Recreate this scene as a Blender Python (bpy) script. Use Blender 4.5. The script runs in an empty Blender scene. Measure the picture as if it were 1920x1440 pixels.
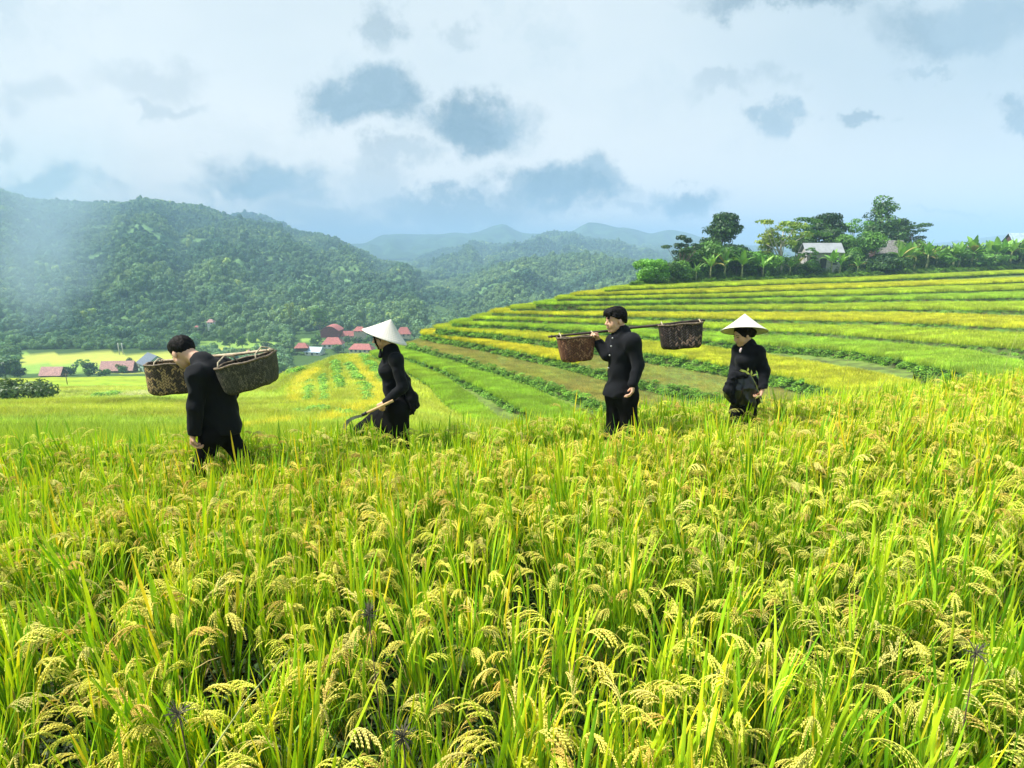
import bpy, math, random
import numpy as np
from mathutils import Vector, Matrix, Euler

R = np.random.default_rng(7)
random.seed(7)
sc = bpy.context.scene
COL = sc.collection
rad = math.radians

# ------------------------------------------------------------------ camera, sky, sun, exposure
F = 1080.0                      # focal length in photograph pixels (1920 wide)
CZ = 1.9                        # eye height
PITCH = math.atan(260.0 / F)
cam = bpy.data.cameras.new('camera')
cam.sensor_fit = 'HORIZONTAL'; cam.sensor_width = 36.0
cam.lens = 36.0 * F / 1920.0
cam.clip_start = 0.05; cam.clip_end = 30000
camo = bpy.data.objects.new('camera', cam); COL.objects.link(camo)
camo.location = (0, 0, CZ); camo.rotation_euler = (math.pi / 2 - PITCH, 0, 0)
sc.camera = camo
sc.view_settings.view_transform = 'Standard'
sc.view_settings.look = 'None'
sc.view_settings.exposure = 0.86
sc.view_settings.gamma = 1.0
sc.render.engine = 'CYCLES'
cy = sc.cycles
cy.max_bounces = 6; cy.diffuse_bounces = 3; cy.glossy_bounces = 2; cy.transmission_bounces = 3
cy.transparent_max_bounces = 8; cy.volume_bounces = 1
cy.use_denoising = True; cy.sample_clamp_indirect = 6.0
cy.caustics_reflective = False; cy.caustics_refractive = False
try:
    cy.volume_step_rate = 1.0; cy.volume_max_steps = 64
except Exception: pass

SUN_EL, SUN_AZ = rad(54), rad(-90)      # azimuth measured from +Y (view direction) towards +X
sunl = bpy.data.lights.new('sun', 'SUN'); sunl.energy = 4.7; sunl.angle = rad(7.0); sunl.color = (1.0, 0.95, 0.86)
suno = bpy.data.objects.new('sun', sunl); COL.objects.link(suno)
sd = Vector((math.sin(SUN_AZ) * math.cos(SUN_EL), math.cos(SUN_AZ) * math.cos(SUN_EL), math.sin(SUN_EL)))
suno.rotation_euler = (-sd).to_track_quat('-Z', 'Y').to_euler()

def US(px, py):
    """photograph pixel -> (x/y, drop/y) of its ray"""
    a = (np.asarray(px, float) - 960) / F; b = (np.asarray(py, float) - 720) / F
    c, s = math.cos(PITCH), math.sin(PITCH)
    yy = c - b * s
    return a / yy, (s + b * c) / yy
def PX(x, y, z):
    c, s = math.cos(PITCH), math.sin(PITCH)
    h = CZ - z
    dep = y * c + h * s
    return 960 + F * x / dep, 720 + F * (h * c - y * s) / dep
def at(px, py, y):
    u, s = US(px, py)
    return Vector((float(u) * y, y, CZ - float(s) * y))

class NT:
    def __init__(s, tree): s.t = tree; s.n = tree.nodes; s.l = tree.links
    def add(s, typ, **kw):
        n = s.n.new(typ)
        for k, v in kw.items():
            if k.startswith('i_'):
                key = k[2:]; key = int(key) if key.isdigit() else key
                s.set(n, key, v)
            else: setattr(n, k, v)
        return n
    def set(s, n, key, v):
        sock = n.inputs[key]
        if hasattr(v, 'is_output') or isinstance(v, bpy.types.NodeSocket): s.l.new(v, sock)
        else: sock.default_value = v
    def m(s, op, a, b=None, c=None, clamp=False):
        n = s.n.new('ShaderNodeMath'); n.operation = op; n.use_clamp = clamp
        for i, v in enumerate((a, b, c)):
            if v is not None: s.set(n, i, v)
        return n.outputs[0]
    def vm(s, op, a, b=None):
        n = s.n.new('ShaderNodeVectorMath'); n.operation = op
        s.set(n, 0, a)
        if b is not None: s.set(n, 1, b)
        return n.outputs['Value'] if op in ('LENGTH', 'DOT_PRODUCT') else n.outputs[0]
    def mix(s, f, a, b, blend='MIX'):
        n = s.n.new('ShaderNodeMix'); n.data_type = 'RGBA'; n.blend_type = blend
        s.set(n, 0, f); s.set(n, 6, a); s.set(n, 7, b)
        return n.outputs[2]
    def noise(s, vec, scale, detail=3, rough=0.55, col=False, dist=0.0):
        n = s.n.new('ShaderNodeTexNoise')
        if vec is not None: s.l.new(vec, n.inputs['Vector'])
        n.inputs['Scale'].default_value = scale; n.inputs['Detail'].default_value = detail
        n.inputs['Roughness'].default_value = rough; n.inputs['Distortion'].default_value = dist
        return n.outputs['Color'] if col else n.outputs['Fac']
    def mr(s, v, a, b, c=0.0, d=1.0, smooth=True):
        n = s.n.new('ShaderNodeMapRange'); n.interpolation_type = 'SMOOTHSTEP' if smooth else 'LINEAR'
        s.set(n, 0, v); s.set(n, 1, a); s.set(n, 2, b); s.set(n, 3, c); s.set(n, 4, d)
        return n.outputs[0]

def rgb(r, g, b): return (r, g, b, 1.0)

world = bpy.data.worlds.new('World'); sc.world = world; world.use_nodes = True
wt = NT(world.node_tree); wt.n.clear()
tc = wt.add('ShaderNodeTexCoord').outputs['Generated']
sep = wt.add('ShaderNodeSeparateXYZ', i_0=tc)
ay = wt.m('MAXIMUM', wt.m('ABSOLUTE', sep.outputs[1]), 0.08)
U_ = wt.m('DIVIDE', sep.outputs[0], ay); W_ = wt.m('DIVIDE', sep.outputs[2], ay)
cmb = wt.add('ShaderNodeCombineXYZ', i_0=U_, i_1=W_, i_2=0.0).outputs[0]
nz = wt.noise(cmb, 3.0, 6, 0.6, col=True)
off = wt.vm('MULTIPLY', wt.vm('SUBTRACT', nz, (0.5, 0.5, 0.5)), (0.30, 0.19, 0.0))
nz2 = wt.noise(cmb, 9.0, 7, 0.68, col=True)
off2 = wt.vm('MULTIPLY', wt.vm('SUBTRACT', nz2, (0.5, 0.5, 0.5)), (0.20, 0.13, 0.0))
cw = wt.vm('ADD', wt.vm('ADD', cmb, off), off2)
CLOUDS = [(700, 190, 95, 50, .95), (722, 60, 48, 50, .5), (880, 230, 110, 55, .95), (520, 335, 125, 50, 1.0), (470, 352, 110, 24, .8), (610, 392, 110, 26, .7), (760, 300, 50, 26, .45), (1095, 325, 60, 40, .85), (950, 352, 80, 36, .8), (700, 425, 70, 12, .5),
          (730, 335, 65, 42, .4), (1035, 355, 120, 44, 1.0), (850, 385, 150, 32, .85), (1265, 370, 85, 26, .95),
          (100, 350, 130, 30, .9), (1465, 235, 52, 30, .75), (1615, 228, 46, 18, .6), (1800, 45, 170, 48, .8),
          (1450, 5, 170, 34, .7), (1895, 185, 60, 24, .7), (285, 140, 130, 40, .25), (60, 170, 80, 26, .22),
          (30, 270, 30, 28, .4), (640, 402, 90, 22, .45), (1760, 405, 80, 9, .4), (850, 65, 36, 22, .3),
          (1380, 165, 80, 22, .3), (1150, 395, 50, 18, .5), (1740, 120, 70, 12, .4), (330, 190, 90, 16, .35), (930, 400, 60, 18, .4)]
tot = None
for (cx, cyy, hw, hh, dk) in CLOUDS:
    u, s = US(cx, cyy)
    u1, _ = US(cx + hw, cyy); _, s1 = US(cx, cyy + hh)
    v = wt.vm('DIVIDE', wt.vm('SUBTRACT', cw, (float(u), float(-s), 0.0)), (float(u1 - u) * 1.25, float(s1 - s) * 1.25, 1.0))
    f = wt.mr(wt.vm('LENGTH', v), 1.12, 0.35, 0.0, dk)
    tot = f if tot is None else wt.m('MAXIMUM', tot, f)
wisp = wt.noise(wt.vm('MULTIPLY', cw, (1.0, 1.8, 1.0)), 2.6, 6, 0.62)
milky = wt.noise(wt.vm('MULTIPLY', cmb, (1.0, 1.6, 1.0)), 1.3, 4, 0.55)
# bright veil, strongest low and ahead-left, bluer to the right and overhead
gr = wt.m('SUBTRACT', 0.78, wt.m('MULTIPLY', wt.mr(U_, -0.1, 1.0), 0.58))
gr = wt.m('SUBTRACT', gr, wt.m('MULTIPLY', wt.mr(W_, 0.15, 0.6), 0.18))
veil = wt.m('ADD', gr, wt.m('MULTIPLY', wt.m('SUBTRACT', milky, 0.5), 1.1), clamp=True)
base = wt.mix(veil, rgb(0.30, 0.40, 0.47), rgb(0.62, 0.655, 0.675))
brk = wt.m('MULTIPLY', wt.mr(wisp, 0.48, 0.70), 0.45)
base = wt.mix(brk, base, rgb(0.33, 0.43, 0.50))
base = wt.mix(wt.m('MULTIPLY', wt.mr(W_, 0.30, 0.02), 0.62), base, rgb(0.80, 0.74, 0.68))   # paler, warmer light low over the hills
cloud = wt.mix(wt.mr(wisp, 0.35, 0.65), rgb(0.10, 0.18, 0.25), rgb(0.25, 0.35, 0.43))
skyc = wt.mix(tot, base, cloud)
ns = wt.add('ShaderNodeTexSky', sky_type='NISHITA'); ns.sun_disc = False
ns.sun_elevation = SUN_EL; ns.sun_rotation = SUN_AZ
nsc = wt.mix(1.0, rgb(0, 0, 0), ns.outputs[0]); 
nb = wt.add('ShaderNodeBackground', i_Strength=0.06); wt.l.new(ns.outputs[0], nb.inputs['Color'])
cb = wt.add('ShaderNodeBackground', i_Strength=1.0); wt.l.new(skyc, cb.inputs['Color'])
mx = wt.add('ShaderNodeMixShader', i_0=0.86); wt.l.new(nb.outputs[0], mx.inputs[1]); wt.l.new(cb.outputs[0], mx.inputs[2])
wo = wt.add('ShaderNodeOutputWorld'); wt.l.new(mx.outputs[0], wo.inputs[0])
world.cycles.sampling_method = 'MANUAL'; world.cycles.sample_map_resolution = 512

# ------------------------------------------------------------------ helpers
def tag(o, label=None, cat=None, group=None, kind=None):
    if label: o['label'] = label
    if cat: o['category'] = cat
    if group: o['group'] = group
    if kind: o['kind'] = kind
    return o
def mesh(name, V, Fc, mat=None, smooth=False, col=None, uv=None, mi=None):
    me = bpy.data.meshes.new(name)
    V = np.asarray(V, np.float32).reshape(-1, 3)
    if isinstance(Fc, np.ndarray):
        n, k = Fc.shape
        me.vertices.add(len(V)); me.vertices.foreach_set('co', V.ravel())
        me.loops.add(n * k); me.loops.foreach_set('vertex_index', Fc.astype(np.int32).ravel())
        me.polygons.add(n); me.polygons.foreach_set('loop_start', np.arange(0, n * k, k, dtype=np.int32))
        me.polygons.foreach_set('loop_total', np.full(n, k, np.int32))
        me.update(calc_edges=True); me.validate()
    else:
        me.from_pydata(V.tolist(), [], Fc); me.update()
    if col is not None:
        a = me.color_attributes.new('Col', 'FLOAT_COLOR', 'POINT')
        c = np.ones((len(V), 4), np.float32); c[:, :3] = np.asarray(col, np.float32).reshape(-1, 3)
        a.data.foreach_set('color', c.ravel())
    if smooth: me.polygons.foreach_set('use_smooth', np.ones(len(me.polygons), bool))
    for m_ in (mat if isinstance(mat, (list, tuple)) else [mat]):
        if m_: me.materials.append(m_)
    if mi is not None: me.polygons.foreach_set('material_index', np.asarray(mi, np.int32))
    return me
def obj(name, me, parent=None, loc=(0, 0, 0)):
    o = bpy.data.objects.new(name, me); COL.objects.link(o); o.location = loc
    if parent: o.parent = parent
    return o
def empty(name, loc, rz=0.0):
    o = bpy.data.objects.new(name, None); COL.objects.link(o)
    o.location = loc; o.rotation_euler = (0, 0, rz); o.empty_display_size = 0.3
    return o
def dup(root, loc, rz=0.0, scale=1.0):
    r = root.copy(); COL.objects.link(r); r.location = loc; r.rotation_euler = (0, 0, rz); r.scale = (scale,) * 3
    for ch in list(root.children):
        c = ch.copy(); COL.objects.link(c); c.parent = r
        for g in ch.children:
            d = g.copy(); COL.objects.link(d); d.parent = c
    return r

class MB:
    """collects boxes, prisms and tubes into one mesh"""
    def __init__(s): s.V = []; s.F = []
    def add(s, V, Fc):
        o = len(s.V); s.V += [tuple(v) for v in V]; s.F += [tuple(i + o for i in f) for f in Fc]; return s
    def box(s, x0, x1, y0, y1, z0, z1):
        return s.add([(x0, y0, z0), (x1, y0, z0), (x1, y1, z0), (x0, y1, z0), (x0, y0, z1), (x1, y0, z1), (x1, y1, z1), (x0, y1, z1)],
                     [(0, 3, 2, 1), (4, 5, 6, 7), (0, 1, 5, 4), (1, 2, 6, 5), (2, 3, 7, 6), (3, 0, 4, 7)])
    def tube(s, pts, rads, n=7, cap=True):
        pts = [Vector(p) for p in pts]; V = []; Fc = []
        up = None
        for i, p in enumerate(pts):
            t = (pts[min(i + 1, len(pts) - 1)] - pts[max(i - 1, 0)]).normalized()
            if up is None: up = t.orthogonal().normalized()
            up = (up - t * up.dot(t)).normalized(); bi = t.cross(up)
            r = rads[i] if hasattr(rads, '__len__') else rads
            for k in range(n):
                a = 2 * math.pi * k / n
                V.append(p + (up * math.cos(a) + bi * math.sin(a)) * r)
        for i in range(len(pts) - 1):
            for k in range(n):
                a, b = i * n + k, i * n + (k + 1) % n
                Fc.append((a, b, b + n, a + n))
        if cap: Fc.append(tuple(range(n))[::-1]); Fc.append(tuple((len(pts) - 1) * n + k for k in range(n)))
        return s.add(V, Fc)
    def build(s, name, mat, parent=None, smooth=False, loc=(0, 0, 0)):
        return obj(name, mesh(name, s.V, s.F, mat, smooth), parent, loc)

# ------------------------------------------------------------------ materials
def new_mat(name):
    m_ = bpy.data.materials.new(name); m_.use_nodes = True
    t = NT(m_.node_tree); t.n.clear(); out = t.add('ShaderNodeOutputMaterial')
    return m_, t, out
def simple(name, c, rough=0.7, var=0.12, nscale=6.0, spec=0.3, bump=0.0, metal=0.0, coord='Object', c2=None):
    m_, t, out = new_mat(name)
    co = t.add('ShaderNodeTexCoord').outputs[coord]
    n = t.noise(co, nscale, 5, 0.6)
    a = tuple(max(0, v * (1 - var * 1.6)) for v in c) if c2 is None else c2
    b = tuple(min(1, v * (1 + var)) for v in c)
    colr = t.mix(t.mr(n, 0.3, 0.7), rgb(*a), rgb(*b))
    p = t.add('ShaderNodeBsdfPrincipled', i_Roughness=rough, i_Metallic=metal)
    p.inputs['Specular IOR Level'].default_value = spec
    t.l.new(colr, p.inputs['Base Color'])
    if bump:
        bn = t.add('ShaderNodeBump', i_Strength=bump); t.l.new(t.noise(co, nscale * 4, 4, 0.6), bn.inputs['Height'])
        t.l.new(bn.outputs[0], p.inputs['Normal'])
    t.l.new(p.outputs[0], out.inputs[0])
    return m_
def foliage(name, trans=0.35, use_tint=True, rough=0.5, spec=0.35, use_col=True, base=(1, 1, 1), var=0.3, tcol=(1.15, 1.1, 0.55)):
    m_, t, out = new_mat(name)
    if use_col:
        c = t.add('ShaderNodeAttribute', attribute_name='Col').outputs['Color']
    else: c = t.add('ShaderNodeRGB').outputs[0]; c.default_value = rgb(*base)
    if use_tint:
        ti = t.add('ShaderNodeAttribute', attribute_type='INSTANCER', attribute_name='tint').outputs['Color']
        c = t.mix(1.0, c, ti, 'MULTIPLY')
    rn = t.add('ShaderNodeObjectInfo').outputs['Random']
    k = t.m('ADD', 1.0 - var / 2, t.m('MULTIPLY', rn, var))
    kc = t.add('ShaderNodeCombineXYZ', i_0=k, i_1=k, i_2=k).outputs[0]
    c = t.mix(1.0, c, kc, 'MULTIPLY')
    p = t.add('ShaderNodeBsdfPrincipled', i_Roughness=rough); p.inputs['Specular IOR Level'].default_value = spec
    t.l.new(c, p.inputs['Base Color'])
    tr = t.add('ShaderNodeBsdfTranslucent'); t.l.new(t.mix(1.0, c, rgb(*tcol), 'MULTIPLY'), tr.inputs[0])
    ms = t.add('ShaderNodeMixShader', i_0=trans); t.l.new(p.outputs[0], ms.inputs[1]); t.l.new(tr.outputs[0], ms.inputs[2])
    t.l.new(ms.outputs[0], out.inputs[0])
    return m_

M_RICE = foliage('rice_leaf', 0.30, var=0.25)
M_PATCH = foliage('rice_patch', 0.35, var=0.30)
M_WEED = foliage('bank_weed', 0.30, var=0.45)
M_TREE = foliage('tree_leaf', 0.25, use_tint=False, var=0.35)
M_FOREST = foliage('forest_leaf', 0.15, var=0.5, spec=0.1, rough=0.8)
M_BARK = simple('bark', (0.20, 0.16, 0.12), 0.9, 0.3, 8, bump=0.4)
M_PALE_BARK = simple('pale_bark', (0.42, 0.40, 0.34), 0.85, 0.2, 8, bump=0.3)

def lerp_poly(pts, n=None, step=None):
    pts = np.asarray(pts, float)
    L = np.r_[0, np.cumsum(np.linalg.norm(np.diff(pts[:, :2], axis=0), axis=1))]
    if n is None: n = max(2, int(L[-1] / step))
    s = np.linspace(0, L[-1], n)
    return np.stack([np.interp(s, L, pts[:, i]) for i in range(pts.shape[1])], 1)
def sm(a, b, x): t = np.clip((x - a) / (b - a), 0, 1); return t * t * (3 - 2 * t)

# value noise for terrain work
_NT = R.random((257, 257))
def vnoise(x, y, seed=0):
    x = np.asarray(x, float) + seed * 17.3; y = np.asarray(y, float) + seed * 9.1
    xi = np.floor(x).astype(int); yi = np.floor(y).astype(int); fx = x - xi; fy = y - yi
    fx = fx * fx * (3 - 2 * fx); fy = fy * fy * (3 - 2 * fy)
    g = lambda a, b: _NT[a % 256, b % 256]
    return (g(xi, yi) * (1 - fx) + g(xi + 1, yi) * fx) * (1 - fy) + (g(xi, yi + 1) * (1 - fx) + g(xi + 1, yi + 1) * fx) * fy
def fbm(x, y, o=4, seed=0):
    s = 0; a = 0.5
    for i in range(o): s = s + a * (vnoise(x * 2 ** i, y * 2 ** i, seed + i) - 0.5); a *= 0.5
    return s * 2

# ------------------------------------------------------------------ terrain
# height of the crop's top as seen from the eye, in photograph rows, per column and distance
D_ = np.array([10, 20, 40, 60, 80, 95, 120, 160, 220, 300, 420, 700, 7000.])
COLS = np.array([-900, 0, 300, 480, 560, 640, 760, 900, 1100, 1300, 1600, 1920, 2600.])
VH = 66.0   # depth of the valley floor below the eye
TAB = {
 -900: [815, 795, 768, 750, 738, 732, 725, 716, 706, 697], 0: [815, 795, 768, 750, 738, 732, 725, 716, 706, 697],
 300: [815, 795, 768, 748, 736, 730, 722, 713, 703, 697], 480: [815, 797, 768, 746, 726, 714, 707, 703, 700, 697],
 560: [812, 797, 770, 742, 706, 684, 692, 703, 708, 697], 640: [810, 797, 768, 735, 693, 661, 680, 700, 708, 697],
 760: [806, 797, 775, 742, 700, 656, 676, 700, 708, 697], 900: [800, 800, 800, 780, 730, 694, 690, 700, 708, 697],
 1100: [796, 803, 808, 800, 745, 705, 690, 695, 700, 697], 1300: [790, 800, 808, 800, 755, 715, 690, 690, 695, 697],
 1600: [770, 790, 790, 780, 740, 700, 680, 680, 690, 697], 1920: [750, 780, 775, 740, 710, 690, 670, 670, 690, 697],
 2600: [740, 770, 765, 730, 700, 690, 670, 670, 690, 697]}
TH = []
for c in COLS:
    ss = US(960, np.array(TAB[int(c)]))[1]; h = ss * D_[:10]
    h = np.r_[h, VH, VH, VH]; h[9] = VH
    h[:10] += 0.55
    TH.append(h)
TH = np.array(TH)
UC = US(COLS, 560)[0]
def base_h(U, d):
    """drop below the eye of the ground sheet"""
    U = np.asarray(U, float); d = np.asarray(d, float)
    ld = np.log(np.clip(d, 10, 6999)); LD = np.log(D_)
    j = np.clip(np.searchsorted(LD, ld) - 1, 0, len(D_) - 2); fj = (ld - LD[j]) / (LD[j + 1] - LD[j])
    Uc = np.clip(U, UC[0], UC[-1] - 1e-6)
    i = np.clip(np.searchsorted(UC, Uc, side='right') - 1, 0, len(UC) - 2); fi = (Uc - UC[i]) / (UC[i + 1] - UC[i])
    fi = fi * fi * (3 - 2 * fi)
    a = TH[i, j] * (1 - fi) + TH[i + 1, j] * fi; b = TH[i, j + 1] * (1 - fi) + TH[i + 1, j + 1] * fi
    return a * (1 - fj) + b * fj
def edge_y(U): return np.interp(U, [-1.2, -.9, -.5, 0, .5, .9, 1.3], [6.2, 6.4, 6.5, 6.8, 7.6, 9.0, 9.8])
def near_h(x, y):
    h = np.interp(y, [-5, 0, 1.2, 3, 4.6, 5.3, 6.0, 8, 12], [2.15, 2.2, 2.25, 2.32, 2.43, 2.64, 2.85, 3.1, 3.2])
    return h - (0.10 * np.clip(x + .4, 0, 2.6) + 0.035 * np.clip(x - 2.2, 0, 12)) * sm(3, 5.2, y) + 0.03 * np.clip(-x, 0, 6) * sm(2, 5, y)
def ground_z(x, y):
    x = np.asarray(x, float); y = np.asarray(y, float)
    r = np.hypot(x, y) + 1e-6; th = np.arctan2(x, y)
    cl = rad(55.0)
    dd = r * np.cos(np.clip(np.abs(th), 0, cl)); U = np.tan(np.clip(th, -cl, cl))
    e = edge_y(U)
    w = sm(e, e + 2.0, dd)
    n = near_h(x, np.where(np.abs(th) < cl, y, dd * 0.6))
    b = base_h(U, np.maximum(dd, 10)) - np.clip(10 - dd, 0, 10) * 0.30
    h = n * (1 - w) + b * w
    pd = y - (5.75 + .17 * (x + .2)); h = h - np.clip(h - 2.35, 0, 1) * np.exp(-(pd / .42) ** 2) * (np.abs(x) < 4.5)
    rough = (fbm(x * .12, y * .12, 3, 3) * 0.5) * sm(14, 60, dd)
    return CZ - h + rough
def find_d(px, py, lo=8.0, hi=110.0, lift=0.55):
    """nearest distance at which the pixel's ray meets the crop top"""
    u, s = US(px, py)
    d = np.linspace(lo, hi, 600); z = ground_z(u * d, d) + lift
    k = np.nonzero((CZ - s * d) <= z)[0]
    return float(d[k[0]]) if len(k) else None

STRIPS = [([(222, 740), (250, 738.5), (290, 738)], [3, 4.5, 5], 'w'), ([(677, 659), (663, 674), (673, 690), (688, 706), (702, 722), (706, 738), (693, 753), (664, 767), (637, 778), (592, 793)], [6, 8, 9, 10, 12, 13, 11, 9, 8, 7], 'y'),
          ([(598, 693), (565, 711), (551, 747)], [6, 8, 9], 'y'), ([(520, 684), (560, 676), (615, 668)], [5, 5, 4], 'y'),
          ([(625, 690), (620, 720), (622, 752)], [8, 11, 11], 'o'), ([(648, 690), (652, 720), (668, 745)], [7, 11, 12], 'o'), ([(592, 712), (592, 750)], [9, 10], 'o'),
          ([(540, 790), (440, 806), (300, 815)], [5, 5, 4], 'y'), ([(570, 757), (620, 762), (680, 756)], [7, 7, 6], 'o')]
HEDGES = [([(170, 742), (196, 739), (222, 735)], 1.8), ([(655, 681), (664, 699), (679, 713), (688, 729), (686, 749)], 4), ([(682, 666), (700, 688), (715, 702), (735, 722)], 5),
          ([(628, 675), (634, 697), (635, 713), (650, 735)], 2.6), ([(607, 702), (608, 720), (610, 748)], 2.2),
          ([(581, 713), (576, 748)], 2.4), ([(545, 770), (600, 762), (660, 772)], 2.4), ([(530, 700), (550, 694), (565, 690)], 1.8), ([(470, 712), (500, 706), (530, 702)], 1.8)]
G_ = np.array((0.34, 0.54, 0.045)); Y_ = np.array((0.56, 0.58, 0.035)); O_ = np.array((0.41, 0.53, 0.045)); LG_ = np.array((0.30, 0.52, 0.055)); BR_ = np.array((0.40, 0.38, 0.14))
def field_tint(x, y):
    z = ground_z(x, y) + 0.4
    px, py = PX(x, y, z)
    px = px + fbm(x * .2, y * .2, 2, 31) * 5; py = py + fbm(x * .2, y * .2, 2, 37) * 3
    n = fbm(x * .03, y * .03, 3, 11) + .5 * fbm(x * .3, y * .3, 2, 12)
    c = G_ + (O_ - G_) * np.clip(.45 + n * 1.6, 0, 1)[..., None]
    # broad contour bands
    band = np.sin(z * 1.15 + fbm(x * .02, y * .02, 3, 21) * 7)
    c = c * (1 + 0.13 * band)[..., None]
    ln = np.mod(z * .42 + fbm(x * .03, y * .03, 3, 27) * 2.2, 1.0); c = c * (1 - .38 * ((1 - sm(.0, .10, np.minimum(ln, 1 - ln))) * sm(9, 16, y)))[..., None]
    yb = sm(.35, .9, np.sin(z * .52 + 1.2 + fbm(x * .03, y * .03, 2, 25) * 4)) * sm(14, 30, y) * .22
    c = c * (1 - yb[..., None]) + Y_ * yb[..., None]
    for pts, w, k in STRIPS:
        q = lerp_poly([(a, b, ww) for (a, b), ww in zip(pts, w)], step=3)
        best = np.full(np.shape(px), 9.)
        for a, b, ww in q: best = np.minimum(best, np.hypot(px - a, (py - b) * 1.0) / ww)
        t = (1 - sm(.75, 1.15, best)) * (.85 if k == 'y' else .4)
        if k == 'w':
            c = c * (1 - t[..., None]) + np.array((.62, .60, .52)) * t[..., None]; continue
        c = c * (1 - t[..., None]) + (np.array((.60, .62, .035)) if k == 'y' else (Y_ * .6 + O_ * .4)) * t[..., None]
    return c

# terrace lips: (px,py) traced along each bank top, drop below the eye, colour of the crop
LIPS = [
 ('hill', 7.1, [(1186, 534), (1210, 532), (1280, 529), (1547, 519), (1700, 511), (1920, 502), (2300, 492), (2900, 480)], None),
 ('T0', 7.56, [(1133, 544), (1227, 540), (1280, 538), (1600, 527), (1920, 512), (2900, 470)], 'o'),
 ('T1', 8.17, [(1078, 553), (1227, 550), (1280, 549), (1600, 540), (1920, 528), (2900, 500)], 'y'),
 ('T2', 8.74, [(1045, 561), (1227, 558), (1280, 557), (1600, 552), (1920, 542), (2900, 515)], 'o'),
 ('T3', 9.44, [(1005, 571), (1160, 569), (1280, 567), (1600, 563), (1920, 558), (2900, 530)], 'g'),
 ('T4', 10.2, [(957, 578), (1160, 579), (1280, 580), (1600, 580), (1920, 582), (2900, 590)], 'o'),
 ('T5', 10.84, [(922, 587), (1060, 590), (1280, 596), (1480, 600), (1647, 603), (1920, 615), (2900, 650)], 'y'),
 ('T6', 11.6, [(887, 597), (1060, 603), (1313, 615), (1513, 623), (1647, 633), (1920, 655), (2900, 720)], 'o'),
 ('T7', 12.26, [(848, 606), (1060, 617), (1313, 638), (1447, 648), (1613, 660), (1780, 692), (1900, 725)], 'g'),
 ('T8', 13.05, [(817, 615), (950, 628), (1043, 640), (1125, 650), (1206, 661), (1280, 670), (1380, 688), (1480, 707), (1600, 740), (1700, 775)], 'y2'),
 ('T9', 14.2, [(790, 625), (893, 643), (1020, 668), (1100, 686), (1139, 697), (1206, 712), (1340, 737), (1450, 762), (1560, 800)], 'mix'),
 ('T10', 15.15, [(764, 643), (800, 652), (927, 687), (1030, 718), (1133, 754), (1250, 795), (1380, 850)], 'b'),
 ('T11', 16.2, [(735, 650), (760, 667), (843, 697), (910, 727), (977, 763), (1050, 808), (1120, 855), (1250, 930)], 'g'),
 ('T12', 17.0, [(700, 662), (725, 676), (760, 692), (810, 722), (853, 763), (890, 800), (930, 850), (1010, 910), (1120, 980)], 'g')]
def hfac(U): return 1 - 0.18 * sm(0.40, 0.90, U)
SLABS = []
for name, h, pts, kind in LIPS:
    q = lerp_poly(pts, step=6)
    U, S = US(q[:, 0], q[:, 1])
    hh = h * hfac(U)
    y = hh / S
    # wobble of the lip along its length
    y = y * (1 + fbm(U * 16, U * 0 + h, 3, 5) * 0.012)
    SLABS.append(dict(name=name, U=U, y=y, h=hh, kind=kind))

# ------------------------------------------------------------------ ground sheet
def ground_material():
    m_, t, out = new_mat('ground')
    c = t.add('ShaderNodeAttribute', attribute_name='Col').outputs['Color']
    co = t.add('ShaderNodeTexCoord').outputs['Object']
    n1 = t.noise(co, 1.6, 6, 0.7); n2 = t.noise(co, 0.22, 5, 0.6)
    f = t.m('ADD', t.m('MULTIPLY', n1, 0.75), t.m('MULTIPLY', n2, 0.6))
    fc = t.add('ShaderNodeCombineXYZ', i_0=t.m('ADD', f, 0.36), i_1=t.m('ADD', f, 0.33), i_2=t.m('ADD', f, 0.2)).outputs[0]
    c = t.mix(1.0, c, fc, 'MULTIPLY')
    p = t.add('ShaderNodeBsdfPrincipled', i_Roughness=0.95); p.inputs['Specular IOR Level'].default_value = 0.1
    t.l.new(c, p.inputs['Base Color'])
    b = t.add('ShaderNodeBump', i_Strength=0.9, i_Distance=0.4); t.l.new(n1, b.inputs['Height']); t.l.new(b.outputs[0], p.inputs['Normal'])
    t.l.new(p.outputs[0], out.inputs[0]); return m_
M_GROUND = ground_material()
SOIL = np.array((0.050, 0.048, 0.022))

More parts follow.
